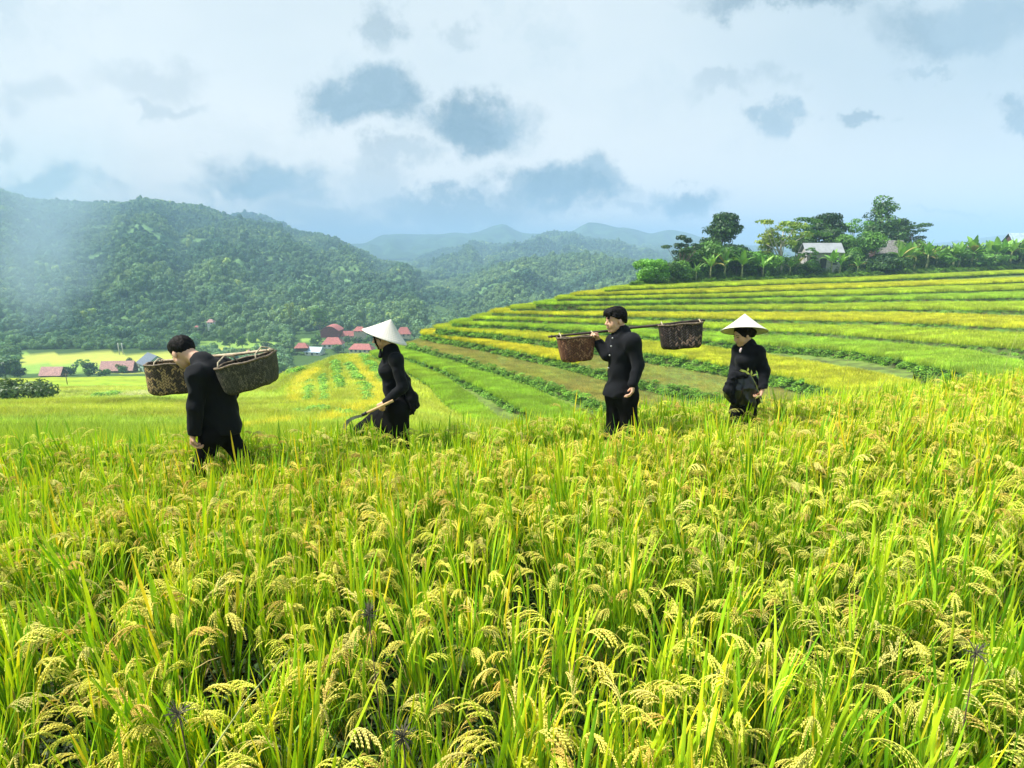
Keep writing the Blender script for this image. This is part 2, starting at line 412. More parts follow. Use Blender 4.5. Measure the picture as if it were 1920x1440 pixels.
def ground_sheet():
    rr = np.r_[0.02, np.geomspace(0.5, 7000, 330)]
    tt = np.concatenate([np.linspace(-180, -52, 40, endpoint=False), np.linspace(-52, 50, 420, endpoint=False), np.linspace(50, 180, 41)])
    T, Rr = np.meshgrid(np.radians(tt), rr)
    X = Rr * np.sin(T); Y = Rr * np.cos(T); Z = ground_z(X, Y)
    c = field_tint(X, Y) * 0.8
    e = edge_y(np.clip(np.tan(np.clip(T, -.95, .95)), -1.3, 1.3))
    d = Y
    w = sm(e + .2, e + 1.4, np.where(np.abs(T) < 1, d, Rr))[..., None]
    c = SOIL * (1 - w) + c * w
    # valley floor: paddies in pale yellows and greens between dark growth, then scrub under the hills
    vf = sm(285, 310, Rr)[..., None]
    px, py = PX(X, Y, Z)
    pn = fbm(X * .012, Y * .02, 2, 41)
    pad = np.where((pn > .05)[..., None], np.array((.42, .47, .09)), np.array((.24, .40, .08)))
    scrub = np.array((.055, .11, .03))
    # paddies traced on the valley floor (photo columns and rows on the floor plane)
    inpad = np.zeros(X.shape)
    for (a, b, u0, u1) in [(30, 330, 662, 700), (370, 520, 629, 650), (565, 612, 625, 642), (380, 500, 650, 662), (-400, 0, 668, 704)]:
        inpad = np.maximum(inpad, sm(a - 6, a + 10, px) * (1 - sm(b - 14, b + 6, px)) * sm(u0 - 3, u0 + 2, py + fbm(px * .03, px * 0, 2, 3) * 5) * (1 - sm(u1 - 2, u1 + 3, py)))
    inpad = (inpad > .45)[..., None]
    c = c * (1 - vf) + vf * np.where(inpad, pad, scrub)
    # pond-like bare patch in the left field
    n, k = X.shape
    i = np.arange(n - 1)[:, None] * k + np.arange(k - 1)[None]
    Fc = np.stack([i, i + 1, i + k + 1, i + k], -1).reshape(-1, 4)[:, ::-1]
    me = mesh('ground', np.stack([X, Y, Z], -1), Fc, M_GROUND, True, col=c)
    tag(obj('ground', me), kind='structure')
ground_sheet()

def slab_R(k):
    s = SLABS[k]; U = s['U']; U0 = U[0]
    if k == 0: return np.clip(95 * (U - U0) / .35, 0.3, 95)
    up = SLABS[k - 1]; ut = up['U'][0]
    gap = np.interp(U, up['U'], up['y'], left=np.nan, right=up['y'][-1]) - s['y']
    base = 7.0 * np.sqrt(np.clip((U - U0) / max(.01, ut - U0), 0.003, 1))
    if k >= 12: base = np.minimum(base, 5)
    return np.where(np.isnan(gap), base, np.maximum(base, np.nan_to_num(gap) + 3.5))
M_SLAB = simple('terrace_ground', (0.13, 0.20, 0.03), 0.95, 0.35, 0.6, bump=0.5, c2=(0.07, 0.09, 0.025))
M_BANKS = simple('terrace_bank', (0.07, 0.15, 0.02), 0.95, 0.35, 1.2, bump=0.6, c2=(0.06, 0.055, 0.02))
def slab_mesh():
    V = []; Fc = []; mi = []; o = 0
    for k, s in enumerate(SLABS):
        U, y, h = s['U'], s['y'], s['h']; Rx = slab_R(k); s['R'] = Rx
        drop = (2.4 if k < 9 else 6.0) if k else 2.0
        fr = [(-(1.1 + .4 * drop), drop + .6), (-.75, .9), (-.3, .28), (0, 0.0)] + [(t, 0.0) for t in (.15, .4, .7, 1.0)] + [('b', 5.0)]
        rows = []
        wob = fbm(U * 60, U * 0 + k, 2, 8)
        for a, dz in fr:
            if a == 'b': yy = y + Rx + 5; 
            elif a > 0: yy = y + a * Rx
            else: yy = y + a
            rows.append(np.stack([U * yy, yy, CZ - h - dz + (wob * .12 if dz == 0 else 0)], -1))
        n = len(rows); m_ = len(U)
        V.append(np.stack(rows, 0).reshape(-1, 3))
        i = np.arange(n - 1)[:, None] * m_ + np.arange(m_ - 1)[None] + o
        q = np.stack([i, i + 1, i + m_ + 1, i + m_], -1)
        Fc.append(q.reshape(-1, 4)); mi.append(np.repeat((np.arange(n - 1) < 3).astype(int), m_ - 1))
        o += n * m_
    me = mesh('terraces', np.concatenate(V), np.concatenate(Fc), [M_SLAB, M_BANKS], True, mi=np.concatenate(mi))
    tag(obj('terraces', me), kind='structure')
slab_mesh()

# ------------------------------------------------------------------ scattering of stuff
def gn_scatter(name, P, rot, scl, idx, tint, protos, label, cat):
    P = np.asarray(P, np.float32); n = len(P)
    me = bpy.data.meshes.new(name); me.vertices.add(n); me.vertices.foreach_set('co', P.ravel())
    def at_(nm, ty, arr, key='value'):
        a = me.attributes.new(nm, ty, 'POINT'); a.data.foreach_set(key, np.ascontiguousarray(arr).ravel())
    scl = np.asarray(scl, np.float32)
    if scl.ndim == 1: scl = np.repeat(scl[:, None], 3, 1)
    at_('rot', 'FLOAT_VECTOR', np.asarray(rot, np.float32), 'vector'); at_('scl', 'FLOAT_VECTOR', scl, 'vector')
    at_('idx', 'INT', np.asarray(idx, np.int32)); at_('tint', 'FLOAT_VECTOR', np.asarray(tint, np.float32), 'vector')
    o = obj(name, me)
    pc = bpy.data.collections.new(name + '_kinds')
    for i, m_ in enumerate(protos):
        pc.objects.link(bpy.data.objects.new('%s_kind_%02d' % (name, i), m_))
    g = bpy.data.node_groups.new(name, 'GeometryNodeTree')
    g.interface.new_socket('Geometry', in_out='INPUT', socket_type='NodeSocketGeometry')
    g.interface.new_socket('Geometry', in_out='OUTPUT', socket_type='NodeSocketGeometry')
    N = g.nodes; L = g.links
    gi = N.new('NodeGroupInput'); go = N.new('NodeGroupOutput')
    ci = N.new('GeometryNodeCollectionInfo'); ci.inputs['Collection'].default_value = pc
    ci.inputs['Separate Children'].default_value = True; ci.inputs['Reset Children'].default_value = True
    def na(nm, ty):
        q = N.new('GeometryNodeInputNamedAttribute'); q.data_type = ty; q.inputs['Name'].default_value = nm
        return q.outputs['Attribute']
    ip = N.new('GeometryNodeInstanceOnPoints'); ip.inputs['Pick Instance'].default_value = True
    L.new(gi.outputs[0], ip.inputs['Points']); L.new(ci.outputs[0], ip.inputs['Instance'])
    L.new(na('idx', 'INT'), ip.inputs['Instance Index']); L.new(na('rot', 'FLOAT_VECTOR'), ip.inputs['Rotation'])
    L.new(na('scl', 'FLOAT_VECTOR'), ip.inputs['Scale']); L.new(ip.outputs[0], go.inputs[0])
    md = o.modifiers.new('scatter', 'NODES'); md.node_group = g
    tag(o, label, cat, kind='stuff')
    return o

class LeafMesh:
    def __init__(s): s.V = []; s.F = []; s.C = []
    def blade(s, p, az, length, w, lean, curve, c0, c1, seg=5, fold=0.25, twist=0.0, tipw=0.08):
        o = len(s.V); q = np.array(p, float); a = az
        for i in range(seg + 1):
            t = i / seg; th = lean + curve * t * t
            a2 = az + twist * t
            dirv = np.array((math.sin(th) * math.cos(a2), math.sin(th) * math.sin(a2), math.cos(th)))
            side = np.array((-math.sin(a2), math.cos(a2), 0)); nrm = np.cross(dirv, side)
            ww = w * (0.45 + 1.1 * t if t < .5 else 1.0) * (1 - max(0, (t - .35) / .65) ** 2 * (1 - tipw))
            c = c0 * (1 - t) + c1 * t
            s.V += [q - side * ww / 2 - nrm * ww * fold, q, q + side * ww / 2 - nrm * ww * fold]; s.C += [c, c * .95, c]
            q = q + dirv * length / seg
        for i in range(seg):
            b = o + i * 3
            s.F += [(b, b + 1, b + 4, b + 3), (b + 1, b + 2, b + 5, b + 4)]
    def stick(s, pts, rads, cols, n=4):
        o = len(s.V); pts = [np.asarray(p, float) for p in pts]
        for i, p in enumerate(pts):
            t = pts[min(i + 1, len(pts) - 1)] - pts[max(i - 1, 0)]; t /= np.linalg.norm(t) + 1e-9
            u = np.cross(t, (0.31, 0.9, 0.2)); u /= np.linalg.norm(u); v = np.cross(t, u)
            for k in range(n):
                an = 2 * math.pi * k / n; s.V.append(p + (u * math.cos(an) + v * math.sin(an)) * rads[i]); s.C.append(cols[i])
        for i in range(len(pts) - 1):
            for k in range(n):
                a, b = o + i * n + k, o + i * n + (k + 1) % n; s.F.append((a, b, b + n, a + n))
    def grain(s, p, d, L, w, c):
        o = len(s.V); d = np.asarray(d) / np.linalg.norm(d); u = np.cross(d, (0.2, 0.4, 0.89)); u /= np.linalg.norm(u) + 1e-9; v = np.cross(d, u)
        s.V += [p - d * L * .5, p + u * w, p - u * .5 * w + v * .87 * w, p - u * .5 * w - v * .87 * w, p + d * L * .5]; s.C += [c] * 5
        for a, b in ((1, 2), (2, 3), (3, 1)): s.F += [(o, o + b, o + a, o), (o + 4, o + a, o + b, o + 4)]
    def to_mesh(s, name, mat, smooth=True):
        F4 = [f if len(f) == 4 and f[0] != f[3] else f[:3] for f in s.F]
        return mesh(name, s.V, [tuple(f) for f in F4], mat, smooth, col=np.array(s.C))

rr_ = random.uniform
LG = [np.array((.16, .38, .012)), np.array((.32, .56, .015)), np.array((.48, .66, .02)), np.array((.23, .47, .015))]
LY = [np.array((.80, .76, .02)), np.array((.85, .66, .035)), np.array((.64, .74, .02))]
STEM = np.array((.16, .24, .03)); STRAW = np.array((.33, .28, .09)); DRY = np.array((.45, .34, .13))
GR = [np.array((.93, .87, .19)), np.array((.88, .90, .15)), np.array((.93, .86, .28)), np.array((.84, .66, .16))]
def panicle(L, p, az, lean, size, ripe, fine=True):
    """arching rachis with drooping grain branches"""
    n = 9; q = np.array(p, float); pts = [q.copy()]; dirs = []
    droop = rr_(1.2, 2.3)
    for i in range(n):
        t = (i + 1) / n; th = lean + droop * t ** 1.15
        d = np.array((math.sin(th) * math.cos(az), math.sin(th) * math.sin(az), math.cos(th)))
        q = q + d * size / n; pts.append(q.copy()); dirs.append(d)
    g0 = GR[ripe]
    L.stick(pts, [.0016 * (1 - .5 * i / n) for i in range(n + 1)], [g0 * .85] * (n + 1), 3)
    for i in range(1, n + 1):
        for sgn in ((-1, 1) if i < n else (0,)):
            if i < n and (rr_(0, 1) < .30 or i > 6): continue
            bl = size * rr_(.30, .48) * (1.0 - .35 * i / n)
            b = pts[i].copy(); d = dirs[min(i, n - 1)].copy(); bl *= 1.25
            side = np.array((-math.sin(az), math.cos(az), 0.0)) * sgn
            d = d * 1.0 + side * rr_(.05, .34) + np.array((0, 0, rr_(-.1, .15))); d /= np.linalg.norm(d)
            m_ = 7 if fine else 3
            bp = [b.copy()]
            for j in range(m_):
                d = d + np.array((0, 0, -1.0)) * (.20 if fine else .45); d /= np.linalg.norm(d)
                b = b + d * bl / m_; bp.append(b.copy())
                if fine:
                    c = g0 * rr_(.8, 1.15)
                    if rr_(0, 1) < .06: c = GR[3] * rr_(.7, 1)
                    for sg in (-1, 1):
                        off = np.cross(d, (0.3, .5, .8)); off /= np.linalg.norm(off)
                        L.grain(b + off * .0020 * sg - d * (.003 if sg > 0 else 0), d + off * .2 * sg, bl / m_ * 1.2, .0021, c)
            if fine: L.stick(bp, [.0008] * len(bp), [g0 * .8] * len(bp), 3)
            else: L.stick(bp, [.0025, .0045, .0045, .002][:len(bp)], [g0 * rr_(.85, 1.1) for _ in bp], 3)
def rice_hill(name, seed, tillers, pans, fine=True, green=0.5):
    random.seed(seed); L = LeafMesh()
    H = rr_(.62, .72)
    for i in range(tillers):
        az = rr_(0, 2 * math.pi); r = rr_(0, .035); p = np.array((r * math.cos(az), r * math.sin(az), 0))
        lean = rr_(.02, .2); hh = H * rr_(.8, 1.03)
        top = p + np.array((math.sin(lean) * math.cos(az), math.sin(lean) * math.sin(az), math.cos(lean))) * hh * .9
        mid = p * .5 + top * .5 - np.array((math.cos(az), math.sin(az), 0)) * .01
        gcol = LG[random.randrange(4)] * .5 + STEM * .5
        L.stick([p, mid, top], [.0042, .0035, .002], [STRAW if rr_(0, 1) < .4 else STEM, gcol, gcol], 4)
        nl = 4 if fine else 3
        for j in range(nl):
            t = rr_(.12, .85); b = p + (top - p) * t
            g = LG[random.randrange(4)] * rr_(.8, 1.1)
            tip = g
            if rr_(0, 1) < .22: tip = LY[random.randrange(3)]
            if t < .35 and rr_(0, 1) < .45: g = DRY * rr_(.6, 1); tip = DRY
            if t < .30 and rr_(0, 1) < .4: continue
            if t < .45: L.blade(b, az + rr_(-1.5, 1.5), rr_(.22, .36), rr_(.006, .010), rr_(.08, .35), rr_(.0, .7), g, tip, 4, .2, rr_(-.5, .5))
            else: L.blade(b, az + rr_(-1.2, 1.2), rr_(.22, .34), rr_(.008, .0125), rr_(.04, .42), rr_(-.1, .45), g, tip, 5, .2, rr_(-.4, .4))
        if rr_(0, 1) < .78:   # flag leaf standing past the panicles
            yel = rr_(0, 1) < .16
            g = LY[random.randrange(3)] if yel else LG[random.randrange(3)]
            tip = g * .5 + LY[0] * .5 if rr_(0, 1) < .5 else g
            L.blade(top * .97 + p * .03, az + rr_(-.8, .8), rr_(.17, .32), rr_(.010, .0165), lean + rr_(-.12, .3), rr_(-.05, .35), g, tip, 5, .22, rr_(-.3, .3))
        if rr_(0, 1) < .35:   # dry or broken leaf hanging out of the clump
            c_ = DRY * rr_(.7, 1.3) if rr_(0, 1) < .6 else LG[1] * .8
            L.blade(p + (top - p) * rr_(.3, .8), az + rr_(-2, 2), rr_(.16, .3), rr_(.005, .009), rr_(.5, 1.0), rr_(.8, 1.9), c_, c_ * 1.1, 5, .1, rr_(-.8, .8))
        if i < pans:
            ripe = random.choice((0, 0, 1, 1, 2, 0, 1, 2, 0, 1, 2, 0, 1, 3)); a2 = az + rr_(-.9, .9)
            pt = top + np.array((math.sin(lean) * math.cos(az), math.sin(lean) * math.sin(az), math.cos(lean))) * rr_(.0, .07)
            L.stick([top, pt], [.002, .0018], [gcol, GR[ripe] * .8], 3)
            panicle(L, pt, a2, lean + rr_(.05, .3), rr_(.130, .190), ripe, fine)
    return L.to_mesh(name, M_RICE)
HILLS = [rice_hill('rice_hill', 100 + i, random.Random(i).randint(9, 13), random.Random(i + 50).randint(5, 8)) for i in range(13)]

def blade_patch(name, seed, n, size, h0, h1, w, heads=0.25, curve=(.1, .8), mat=M_PATCH):
    random.seed(seed); L = LeafMesh()
    for i in range(n):
        x, y = rr_(-size / 2, size / 2), rr_(-size / 2, size / 2); az = rr_(0, 6.28)
        v = rr_(.85, 1.25); c = np.array((v, v, v * .9)); c1 = c * np.array((1.15, 1.05, .9))
        if rr_(0, 1) < heads: c1 = np.array((1.6, 1.25, 1.6)) * v; c = c * np.array((1.1, 1.0, 1.0))
        L.blade((x, y, 0), az, rr_(h0, h1), w * rr_(.7, 1.3), rr_(.02, .3), rr_(*curve), c, c1, 3, .15)
    return L.to_mesh(name, mat)
PATCH = [blade_patch('rice_patch', 300 + i, 90, .62, .42, .66, .013) for i in range(5)]
FARP = [blade_patch('rice_far_patch', 320 + i, 120, .95, .34, .55, .026) for i in range(4)]
STUB = [blade_patch('stubble_patch', 340 + i, 90, .95, .10, .26, .016, .1, (-.2, .3)) for i in range(3)]

# near field, rice with ripe heads
LEGS = []     # filled from the people's places: (x, y, radius)
def near_rice(legs):
    P = []; T = []; S = []; Ro = []
    sp = .172
    for i in range(-82, 83):
        for j in range(5, 66):
            x = i * sp + R.normal(0, .035) + (j % 2) * sp * .5; y = j * sp + R.normal(0, .035)
            U = x / max(y, .3)
            if y < .62 or abs(U) > 1.25 and abs(x) > 3.4: continue
            if y > edge_y(U) + .35: continue
            if any((x - a) ** 2 + (y - b) ** 2 < (c if y > b - .03 else .09) ** 2 for a, b, c in legs): continue
            if y < 3.2 and R.random() < .33: continue
            g = fbm(x * .5, y * .5, 2, 77)
            if y < 3.2 and g < -.38: continue
            P.append((x, y, float(ground_z(x, y)) - .01))
            ty = np.clip(.5 + g * .9 + .15 * (U > 0), 0, 1)
            back = sm(edge_y(U) - 1.6, edge_y(U) + .2, y) * (0.8 if U < .15 else .3)
            t = np.array((.88 + .22 * ty, 1.02 + .04 * ty, 1.0)); t = t * (1 - back * .35) + np.array((.78, 1.15, .9)) * back * .35
            T.append(t); k_ = R.uniform(.84, 1.14); S.append((k_, k_, k_ * (1 - sm(4.2, 5.6, y) * (.13 + .13 * (1 - sm(-.3, .9, x))))))
            Ro.append((R.normal(0, .07), R.normal(0, .07) + np.clip(U, -1, 1) * .10, R.uniform(0, 6.28)))
    gn_scatter('rice', P, Ro, S, R.integers(0, len(HILLS), len(P)), T, HILLS, 'tall ripening rice with drooping yellow heads filling the foreground', 'rice')
    return len(P)

def field_rice():
    P = []; T = []; S = []; Ro = []
    def put(d0, d1, u0, u1, n, hs, vs):
        U = R.uniform(u0, u1, n); y = np.sqrt(R.uniform(d0 * d0, d1 * d1, n))
        e = edge_y(U) + .2; k = y > e; U = U[k]; y = y[k]; x = U * y
        z = ground_z(x, y) - .03; t = field_tint(x, y) * 1.0
        P.append(np.stack([x, y, z], 1)); T.append(t)
        s = R.uniform(.85, 1.15, len(x)); S.append(np.stack([s * hs, s * hs, s * vs * R.uniform(.85, 1.15, len(x))], 1))
    put(5.6, 14, -1.25, 1.1, 3600, 1, 1.0)
    put(14, 30, -1.2, .25, 6500, 1.35, .95)
    put(30, 62, -1.15, .1, 9000, 1.9, .95)
    put(62, 115, -1.1, .02, 11000, 2.8, .9)
    P = np.concatenate(P); T = np.concatenate(T); S = np.concatenate(S); n = len(P)
    Ro = np.stack([R.normal(0, .05, n), R.normal(0, .05, n), R.uniform(0, 6.28, n)], 1)
    gn_scatter('young_rice', P, Ro, S, R.integers(0, len(PATCH), n), T, PATCH, 'bright green and yellow rice covering the slope that falls to the valley on the left', 'rice')
field_rice()

def terrace_rice():
    P = []; T = []; I = []; S = []
    for k, s in enumerate(SLABS):
        if k == 0: continue
        q = np.stack([s['U'] * s['y'], s['y'], s['U'], s['h'], s['R']], 1); q = lerp_poly(q, step=.42)
        up = SLABS[k - 1]
        for row in q:
            x, y, U, h, Rx = row
            if U > 1.15: continue
            lim = min(Rx, 9.0)
            if U >= up['U'][0]:
                gap = np.interp(U, up['U'], up['y']) - y; lim = min(max(gap - 1.1, .6), 9.0)
            o = .12
            while o < lim:
                yy = y + o + R.uniform(-.15, .15); xx = U * yy + R.uniform(-.3, .3)
                kd = s['kind']
                n = float(fbm(xx * .06, yy * .10, 3, 50 + k))
                c = {'g': LG_, 'o': G_ * .5 + O_ * .5, 'y': Y_ * .45 + O_ * .55, 'y2': Y_ * .3 + O_ * .7, 'mix': BR_, 'b': BR_}[kd]
                c = c + (Y_ - c) * max(0, n) * .3 + (G_ - c) * max(0, -n) * .5
                br = kd in ('b', 'mix')
                if kd == 'mix' and U < US(1085, 600)[0]: c = Y_ * .8 + O_ * .2; br = False
                if kd == 'y2' and U < US(860, 600)[0]: c = O_
                if o < .5 and not br: c = c * .9 + Y_ * .1
                P.append((xx, yy, CZ - h - .02)); T.append(c * R.uniform(.85, 1.2) * (1 + .55 * float(fbm(xx * .5, yy * 1.1, 2, 57)))); I.append((R.integers(0, 3) + 4) if br else R.integers(0, 4))
                sc_ = R.uniform(.85, 1.1); S.append((sc_ * 1.1, sc_ * 1.1, sc_ * (1.0 if not br else .9)))
                o += .55 if o < 3 else .85
    n = len(P)
    Ro = np.stack([R.normal(0, .05, n), R.normal(0, .05, n), R.uniform(0, 6.28, n)], 1)
    gn_scatter('terrace_rice', P, Ro, S, I, T, FARP + STUB, 'yellow green rice standing on the curved terraces with two strips of brown stubble', 'rice')
terrace_rice()

def leaf_clump(name, seed, n, r, h, size, cols, mat=M_WEED):
    random.seed(seed); V = []; Fc = []; C = []
    for i in range(n):
        a = rr_(0, 6.28); q = rr_(0, 1) ** .6; x, y = q * r * math.cos(a), q * r * math.sin(a); z = h * (1 - q * q) * rr_(.25, 1.0) + .04
        s = size * rr_(.6, 1.3); az = rr_(0, 6.28); pitch = rr_(-.2, .9)
        d = np.array((math.cos(az) * math.cos(pitch), math.sin(az) * math.cos(pitch), -math.sin(pitch) * .8)); sd_ = np.array((-math.sin(az), math.cos(az), 0)) * .42
        p = np.array((x, y, z)); o = len(V); up = np.array((0, 0, .12)) * s
        V += [p, p + d * s * .5 + sd_ * s, p + d * s, p + d * s * .5 - sd_ * s, p + d * s * .5 + up]
        c = np.array(random.choice(cols)) * rr_(.7, 1.25); C += [c] * 5
        Fc += [(o, o + 1, o + 4), (o + 1, o + 2, o + 4), (o + 2, o + 3, o + 4), (o + 3, o, o + 4)]
    return mesh(name, V, Fc, mat, False, col=np.array(C))
WC = [(.09, .24, .02), (.14, .33, .03), (.06, .17, .02), (.19, .38, .04)]
CLUMP = [leaf_clump('bank_clump', 400 + i, 110, .48, .42, .17, WC) for i in range(5)]
def bank_weeds():
    P = []; T = []; S = []; Ro = []
    def add(x, y, z, s, t=1.0):
        P.append((x, y, z)); S.append((s, s, s * R.uniform(.7, 1.15))); T.append(np.array((1.5, 1.35, 1.2)) * t * R.uniform(.85, 1.15)); Ro.append((R.normal(0, .15), R.normal(0, .15), R.uniform(0, 6.28)))
    for k, s in enumerate(SLABS):
        if k == 0: continue
        q = lerp_poly(np.stack([s['U'] * s['y'], s['y'], s['U'], s['h']], 1), step=.30)
        for x, y, U, h in q:
            if U > 1.15: continue
            n = float(fbm(x * .12, y * .12, 2, 90 + k))
            big = .82 if k >= 8 else .58
            thin = k < 5 and R.random() < .25
            if not thin:
                f = R.uniform(0, 1); o = .05 - 1.3 * f
                z = CZ - h - (.02 + 1.25 * max(0, f) ** 1.1)
                add(U * (y + o) + R.uniform(-.15, .15), y + o, z, R.uniform(.6, 1.15) * big * (1 + .5 * n), 1 + .3 * n)
                if k >= 8:
                    f = R.uniform(0, 1); add(U * (y - .9 * f), y - .9 * f, CZ - h - 1.0 * f, R.uniform(.7, 1.2), 1 + .3 * n)
    for pts, w in HEDGES:
        q = lerp_poly(pts, step=.9)
        for a, b in q:
            for _ in range(2):
                a2, b2 = a + R.normal(0, w * .75), b + R.normal(0, w * .5)
                if vnoise(a * .13, b * .13, 5) < .34: continue
                d = find_d(a2, b2)
                if d:
                    x = float(US(a2, b2)[0]) * d; add(x, d, float(ground_z(x, d)) + .15, R.uniform(.7, 1.3) * (.6 + d / 110), 1.25)
    # tussocks on the verge below the hilltop grove
    s = SLABS[0]; q = lerp_poly(np.stack([s['U'] * s['y'], s['y'], s['U'], s['h'], s['R']], 1), step=.5)
    for x, y, U, h, Rx in q:
        if U > 1.15: continue
        for _ in range(3):
            o = R.uniform(-1.3, min(8, Rx)); add(U * (y + o), y + o, CZ - h + (o if o < 0 else 0) * .9, R.uniform(.9, 2.0), R.uniform(.55, .95))
    gn_scatter('bank_weeds', P, Ro, S, R.integers(0, len(CLUMP), len(P)), T, CLUMP, 'leafy green weeds growing down the faces of the terrace banks', 'weeds')
bank_weeds()

BUSHP = [leaf_clump('thicket_clump', 470 + i, 420, 1.35, 2.5, .32, [(.05, .13, .02), (.08, .20, .03), (.035, .09, .015), (.11, .24, .03)]) for i in range(4)]
def thicket():
    P = []; S = []; T = []; Ro = []; s = SLABS[0]
    q = lerp_poly(np.stack([s['U'] * s['y'], s['y'], s['U'], s['h'], s['R']], 1), step=.8)
    for x, y, U, h, Rx in q:
        if U > 1.15: continue
        for _ in range(5):
            o = R.uniform(4.5, 24) if R.random() < .8 else R.uniform(2.5, 5)
            if o > Rx or (U < US(1262, 500)[0] and R.random() < .75): continue
            k = R.uniform(.55, 1.35) * (.6 + .75 * sm(4, 14, o)); P.append((U * (y + o), y + o, CZ - h - .1)); S.append((k, k, k * R.uniform(.7, 1.3))); T.append(np.array((1, 1, 1)) * R.uniform(.6, 1.3)); Ro.append((0, 0, R.uniform(0, 6.28)))
    gn_scatter('thicket', P, Ro, S, R.integers(0, 4, len(P)), T, BUSHP, 'dark green undergrowth filling the hilltop behind the banana plants', 'undergrowth')
thicket()

# small ground cover between the rice hills near the camera
DUCK = [leaf_clump('low_clump', 450 + i, 70, .16, .09, .028, [(.05, .12, .015), (.03, .075, .012), (.09, .15, .03)]) for i in range(3)]
def undergrowth():
    P = []
    for _ in range(3400):
        y = R.uniform(.5, 4.6); x = R.uniform(-1.25, 1.25) * (y + 1.2)
        P.append((x, y, float(ground_z(x, y))))
    n = len(P)
    Ro = np.stack([np.zeros(n), np.zeros(n), R.uniform(0, 6.28, n)], 1)
    gn_scatter('undergrowth', P, Ro, R.uniform(.7, 1.6, n), R.integers(0, 3, n), np.ones((n, 3)), DUCK, 'small dark creeping weeds on the wet soil between the rice stems', 'undergrowth')
undergrowth()

# ------------------------------------------------------------------ hills and far ridges
def hill_material(name, n_scale, cs=1.0):
    m_, t, out = new_mat(name)
    c = t.add('ShaderNodeAttribute', attribute_name='Col').outputs['Color']
    co = t.add('ShaderNodeTexCoord').outputs['Object']
    n1 = t.noise(co, n_scale, 6, 0.65)
    v = t.mr(n1, .3, .7, .65, 1.35)
    c = t.mix(1.0, c, t.add('ShaderNodeCombineXYZ', i_0=v, i_1=v, i_2=v).outputs[0], 'MULTIPLY')
    p = t.add('ShaderNodeBsdfPrincipled', i_Roughness=1.0); p.inputs['Specular IOR Level'].default_value = 0.05
    t.l.new(c, p.inputs['Base Color'])
    b = t.add('ShaderNodeBump', i_Strength=1.0, i_Distance=5.0); t.l.new(n1, b.inputs['Height']); t.l.new(b.outputs[0], p.inputs['Normal'])
    t.l.new(p.outputs[0], out.inputs[0]); return m_
M_HILL = hill_material('hill_forest_floor', .05); M_FAR = hill_material('far_ridge', .012)
CROWN = []
def crown_proto(seed, n=170, tall=1.0):
    random.seed(seed); V = []; Fc = []; C = []
    lumps = [(rr_(-.5, .5), rr_(-.5, .5), rr_(.5, 1.25) * tall, rr_(.35, .6)) for _ in range(6)] + [(0, 0, .8 * tall, .65)]
    for i in range(n):
        lx, ly, lz, lr = random.choice(lumps)
        d = Vector((random.gauss(0, 1), random.gauss(0, 1), random.gauss(.35, .9))).normalized()
        p = Vector((lx, ly, lz)) + d * lr * rr_(.8, 1.05)
        nrm = (d + Vector((random.gauss(0, .35), random.gauss(0, .35), random.gauss(0, .35)))).normalized()
        u = nrm.orthogonal().normalized(); v = nrm.cross(u); s = rr_(.10, .2); o = len(V)
        a = rr_(0, 6.28); u, v = u * math.cos(a) + v * math.sin(a), v * math.cos(a) - u * math.sin(a)
        V += [p + u * s, p + v * s * .8, p - u * s * .9, p - v * s]
        c = np.array((.115, .215, .115)) * rr_(.65, 1.35); C += [c] * 4; Fc.append((o, o + 1, o + 2, o + 3))  # leaf green shifted towards blue: some distance haze is put into the colour
    # closed inner mass so that the crown is solid
    for (lx, ly, lz, lr) in lumps:
        o = len(V); r = lr * .86
        for k in range(3):
            for a in range(6):
                ph = (-.7 + .7 * k); V.append((lx + r * math.cos(a * 1.047 + k) * math.cos(ph), ly + r * math.sin(a * 1.047 + k) * math.cos(ph), lz + r * math.sin(ph))); C.append(np.array((.10, .18, .05)))
        V.append((lx, ly, lz + r)); C.append(np.array((.1, .19, .04)))
        for k in range(2):
            for a in range(6): Fc.append((o + k * 6 + a, o + k * 6 + (a + 1) % 6, o + k * 6 + 6 + (a + 1) % 6, o + k * 6 + 6 + a))
        for a in range(6): Fc.append((o + 12 + a, o + 12 + (a + 1) % 6, o + 18))
    return mesh('forest_crown', V, Fc, M_FOREST, False, col=np.array(C))
CROWN = [crown_proto(500 + i, 190, rr_(.9, 1.35)) for i in range(8)]

